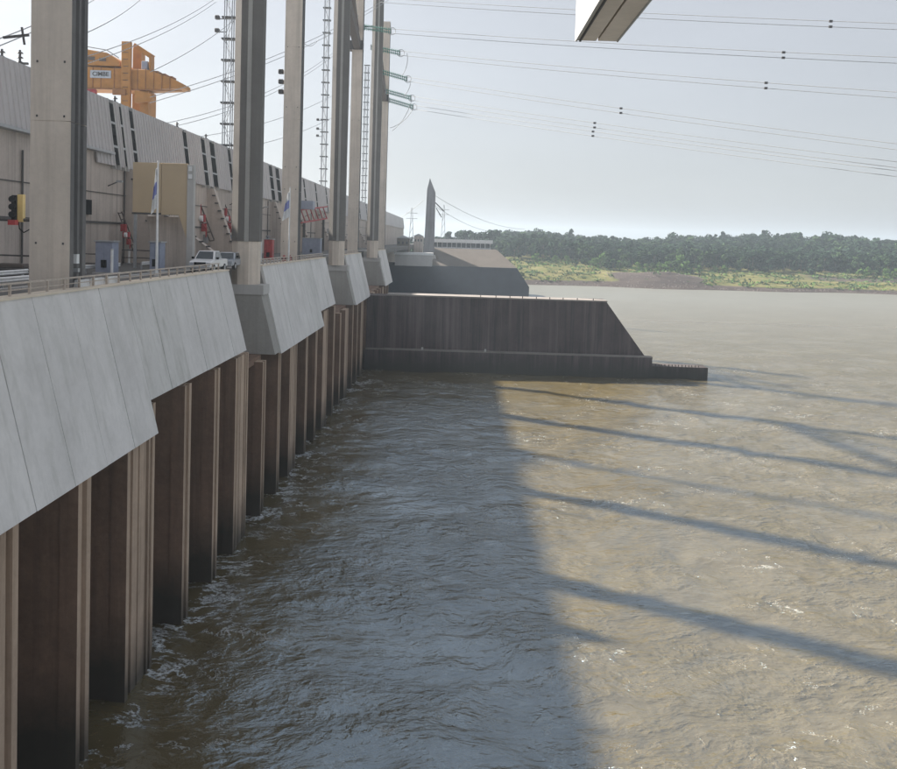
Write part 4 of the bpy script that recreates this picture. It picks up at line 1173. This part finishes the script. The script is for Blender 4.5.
# ------------------------------------------------------------------ trees
def crown(rng, h, r, n, q, squash=1.0, base=0.2, conic=0.0):
    """crown of many small leaf-clump faces in several lumps, returns verts, faces"""
    lumps = []
    for i in range(7):
        t = rng.uniform(0.05, 0.95)
        rad = r * (0.55 - 0.30 * t if conic else rng.uniform(0.34, 0.55))
        spread = r * (1 - t * 0.85 if conic else math.sqrt(max(0.05, 1 - (2 * t - 1) ** 2))) * 0.62
        a = rng.uniform(0, 6.283)
        lumps.append((spread * math.cos(a), spread * math.sin(a), h * (base + (1 - base) * t * 0.9), rad))
    lumps.append((0, 0, h * (0.88 if conic else 0.8), r * (0.22 if conic else 0.42)))
    vs, fs = [], []
    for i in range(n):
        lx, ly, lz, lr = lumps[rng.randrange(len(lumps))]
        v = Vector((rng.gauss(0, 1), rng.gauss(0, 1), rng.gauss(0, 1))).normalized()
        k = rng.uniform(0.6, 1.05)
        c = Vector((lx, ly, lz)) + Vector((v.x * lr, v.y * lr, v.z * lr * squash)) * k
        nrm = (v + Vector((rng.gauss(0, .5), rng.gauss(0, .5), rng.gauss(0, .5) + .3))).normalized()
        a = nrm.orthogonal().normalized(); b = nrm.cross(a)
        s = q * rng.uniform(0.6, 1.3); j = len(vs)
        vs += [c - a * s, c - b * s * 0.7, c + a * s * 0.9 + nrm * s * 0.2, c + b * s * 0.8]
        fs.append((j, j + 1, j + 2, j + 3))
    return vs, fs
def tree_mb(seed, h, r, n, q, conic=0, base=0.2):
    rng = random.Random(seed)
    m = MB()
    m.m = 0; m.add(*crown(rng, h, r, n, q, 0.9, base, conic))
    t = MB(); t.tube((0, 0, -1), (0.15, 0, h * 0.8), h * 0.022 + 0.05, 0.06, 6)
    for k in range(4):
        a = rng.uniform(0, 6.28); z = h * rng.uniform(0.3, 0.6)
        t.tube((0.05, 0, z), (r * 0.55 * math.cos(a), r * 0.55 * math.sin(a), z + h * 0.2), 0.1, 0.04, 5)
    return m, t
kinds = {}
for nm, mat in (('leaf_dark', 'leaf_dark'), ('leaf_mid', 'leaf_mid'), ('leaf_light', 'leaf_light')):
    kinds[nm] = []
    for sidx in range(4):
        con = 1 if (nm == 'leaf_dark' and sidx % 2 == 0) else 0
        lowb = 0.05 if nm == 'leaf_light' else 0.12
        m, t = tree_mb(sidx * 7 + len(nm), 10.0, 3.0 if con else (4.6 if nm == 'leaf_light' else 4.0), 420, 0.62, con, lowb)
        kinds[nm].append((m.mesh('crown', MT[mat]), t.mesh('trunk', MT['trunk'])))
def groundz(x, y): return float(bank_h(np.array([x]), np.array([y]))[0])
tr_rng = random.Random(12)
def tree(x, y, h, kind, label, group, sxy=1.0, name='tree'):
    z = groundz(x, y) - 0.2
    r = root(name, (x, y, z), label, 'tree' if name == 'tree' else 'bush', group)
    s = h / 10
    r.scale = (s * sxy, s * sxy, s); r.rotation_euler = (0, 0, tr_rng.uniform(0, 6.28))
    cm, tm = tr_rng.choice(kinds[kind])
    for nm, me in (('crown', cm), ('trunk', tm)):
        o = bpy.data.objects.new(nm, me); COL.objects.link(o); o.parent = r
    return r
def bankpt(px, d):
    """ground point seen in column px, d metres behind the far shore"""
    Y = 560.0
    for _ in range(4):
        X = at(px, 270, Y).x
        Y = float(shore(np.array([X]))[0]) + d
    return at(px, 270, Y).x, Y
# light green bushes and small trees in front of the wood
bushes = [(585, 62, 6), (593, 58, 7), (601, 62, 10.5), (607, 58, 9.5), (613, 60, 8), (620, 63, 7), (628, 60, 6), (637, 62, 6.5), (645, 60, 6), (652, 58, 7), (660, 62, 7), (667, 58, 8.5),
          (674, 60, 8), (680, 62, 12.5), (686, 58, 9), (693, 60, 7), (700, 62, 5.5), (536, 60, 7), (545, 64, 6.5), (556, 60, 6), (566, 64, 6), (575, 60, 5.5), (715, 66, 5), (724, 66, 5.5),
          (850, 60, 6), (860, 58, 7), (869, 62, 7.5), (878, 58, 6), (888, 60, 7), (897, 60, 7)]
for i, (px, d, h) in enumerate(bushes):
    x, y = bankpt(px, d)
    if h > 10:
        tree(x, y, h, 'leaf_light', 'tallest bright green tree near the middle of the far bank' if px == 680 else 'bright green rounded tree above the left end of the mud mound', 'bright green trees on the far bank')
    else:
        tree(x, y, h, 'leaf_light' if i % 3 else 'leaf_mid', 'bright green bush in the row in front of the far wood', 'bright green bushes on the far bank', 1.15, 'bush')
x, y = bankpt(815, 62); tree(x, y, 14, 'leaf_dark', 'dark full tree standing out at the right of the far bank', None, 1.2)
x, y = bankpt(613, 52); tree(x, y, 8, 'leaf_dark', 'dark green bush in front of the bright trees above the mud mound', None, 1.2, 'bush')
# slope bushes by the spillway
for px, d, h, t_ in ((512, 22, 3.5, 'small dark bush on the grassy slope next to the spillway, left one'), (522, 16, 3.2, 'small bush halfway down the grassy slope by the spillway'), (531, 12, 3, 'small bush low on the grassy slope above the water'), (548, 8, 2.4, 'lone dark shrub near the shore at the slope foot')):
    x, y = bankpt(px, d); tree(x, y, h, 'leaf_mid', t_, 'bushes on the grassy slope', 1.6, 'bush')
# front row of the wood: individual trees
fr = random.Random(31)
for i in range(120):
    px = 500 + (905 - 500) * (i + fr.random()) / 120
    x, y = bankpt(px, fr.uniform(72, 100))
    tree(x, y, fr.uniform(10, 15.5), 'leaf_dark' if fr.random() < 0.72 else 'leaf_mid', 'tree in the front row of the dark far wood', 'trees at the front of the far wood')
# trees behind the control building
for i in range(46):
    px = 388 + i * 2.5 + fr.uniform(-1.5, 1.5)
    Y = fr.uniform(640, 700); x = at(px, 250, Y).x
    tree(x, Y, fr.choice([13, 15, 17, 19, 21]) * (1.0 if px > 428 else 0.7), 'leaf_dark', 'dark tree on the skyline behind the control building and tower', 'trees behind the control building', 1.15)
# the rest of the wood: one mass
def forest():
    rg = np.random.RandomState(5)
    allv, mats = [], []
    base = {}
    for kn in ('leaf_dark', 'leaf_mid'):
        for sidx in range(4):
            m, t = tree_mb(100 + sidx, 10.0, 3.0 if sidx % 2 else 4.2, 190, 0.75, sidx % 2, 0.15)
            base[(kn, sidx)] = np.array([tuple(v) for v in m.v], dtype=np.float32)
    N = 1900
    px = rg.uniform(486, 935, N)
    d = 100 + 230 * rg.rand(N) ** 1.2
    for i in range(N):
        Y = 560 + d[i]; X = at(px[i], 250, Y).x
        Y = float(shore(np.array([X]))[0]) + d[i]
        kn = 'leaf_dark' if rg.rand() < 0.8 else 'leaf_mid'
        b = base[(kn, rg.randint(4))]
        h = rg.uniform(9.5, 15) * (1.0 + 0.25 * (rg.rand() < 0.06)) / 10
        a = rg.uniform(0, 6.28); c, s = math.cos(a), math.sin(a)
        v = b.copy()
        v = np.stack([(b[:, 0] * c - b[:, 1] * s) * h, (b[:, 0] * s + b[:, 1] * c) * h, b[:, 2] * h], 1)
        v += np.array([X, Y, groundz(X, Y) - 0.2])
        allv.append(v); mats.append(np.full(len(v) // 4, 0 if kn == 'leaf_dark' else 1, np.int32))
    co = np.concatenate(allv).astype(np.float32); mi = np.concatenate(mats)
    nq = len(co) // 4
    me = bpy.data.meshes.new('forest')
    me.vertices.add(len(co)); me.vertices.foreach_set('co', co.ravel())
    me.loops.add(len(co)); me.loops.foreach_set('vertex_index', np.arange(len(co), dtype=np.int32))
    me.polygons.add(nq); me.polygons.foreach_set('loop_start', np.arange(nq, dtype=np.int32) * 4)
    me.materials.append(MT['leaf_dark']); me.materials.append(MT['leaf_mid'])
    me.polygons.foreach_set('material_index', mi)
    me.update(calc_edges=True)
    o = bpy.data.objects.new('forest', me); COL.objects.link(o)
    tag(o, kind='stuff')
forest()

def scrub():
    rg = random.Random(77); m = MB()
    for i in range(1500):
        px = rg.uniform(496, 930); d = rg.choice([rg.uniform(5, 30), rg.uniform(20, 80), rg.uniform(45, 75)])
        if 600 < px < 700 and d < 45 and rg.random() < 0.9: continue
        Yg = 560.0; X = at(px, 270, Yg).x
        Yg = float(shore(np.array([X]))[0]) + d; X = at(px, 270, Yg).x
        z = groundz(X, Yg); s = rg.choice([0.4, 0.6, 0.9, 1.3]) * rg.uniform(0.7, 1.2)
        m.m = rg.choice([0, 0, 1])
        for k in range(7):
            c = Vector((X + rg.gauss(0, s * 1.3), Yg + rg.gauss(0, s), z + rg.uniform(0.1, s * 0.9)))
            a = Vector((rg.gauss(0, 1), rg.gauss(0, 1), rg.gauss(0, .6))).normalized(); b = a.orthogonal().normalized()
            q = s * rg.uniform(0.4, 0.7)
            m.add([c - a * q, c - b * q, c + a * q, c + b * q], [(0, 1, 2, 3)])
    o = m.build('scrub', [MT['leaf_mid'], MT['leaf_light']]); tag(o, kind='stuff')
    r = MB()
    for i in range(700):
        px = rg.uniform(528, 930); d = abs(rg.gauss(0, 2.5)) + 0.5
        if rg.random() < 0.3: px = rg.uniform(600, 700); d = rg.uniform(2, 34)
        Yg = 560.0; X = at(px, 270, Yg).x
        Yg = float(shore(np.array([X]))[0]) + d; X = at(px, 270, Yg).x
        z = groundz(X, Yg); s = rg.uniform(0.2, 0.7)
        r.add([(X - s, Yg, z - .2), (X, Yg - s, z - .2), (X + s, Yg, z - .2), (X, Yg + s, z - .2), (X + rg.uniform(-.3, .3) * s, Yg, z + s * 0.8)], [(0, 1, 4), (1, 2, 4), (2, 3, 4), (3, 0, 4)])
    tag(r.build('shore_rocks', MT['rock']), kind='stuff')
scrub()

# ------------------------------------------------------------------ haze
hz = NT('haze_air')
hz.t.nodes.remove(hz.b)
pv = hz.n('ShaderNodeVolumePrincipled')
pv.inputs['Color'].default_value = (0.74, 0.87, 1.0, 1)
pv.inputs['Density'].default_value = 0.00025
pv.inputs['Anisotropy'].default_value = 0.3
hz.l(pv.outputs[0], hz.t.nodes['Material Output'].inputs['Volume'])
hb = MB().box(-3600, 3600, -900, 4000, -7.0, 101).build('haze', hz.m)
tag(hb, kind='stuff')
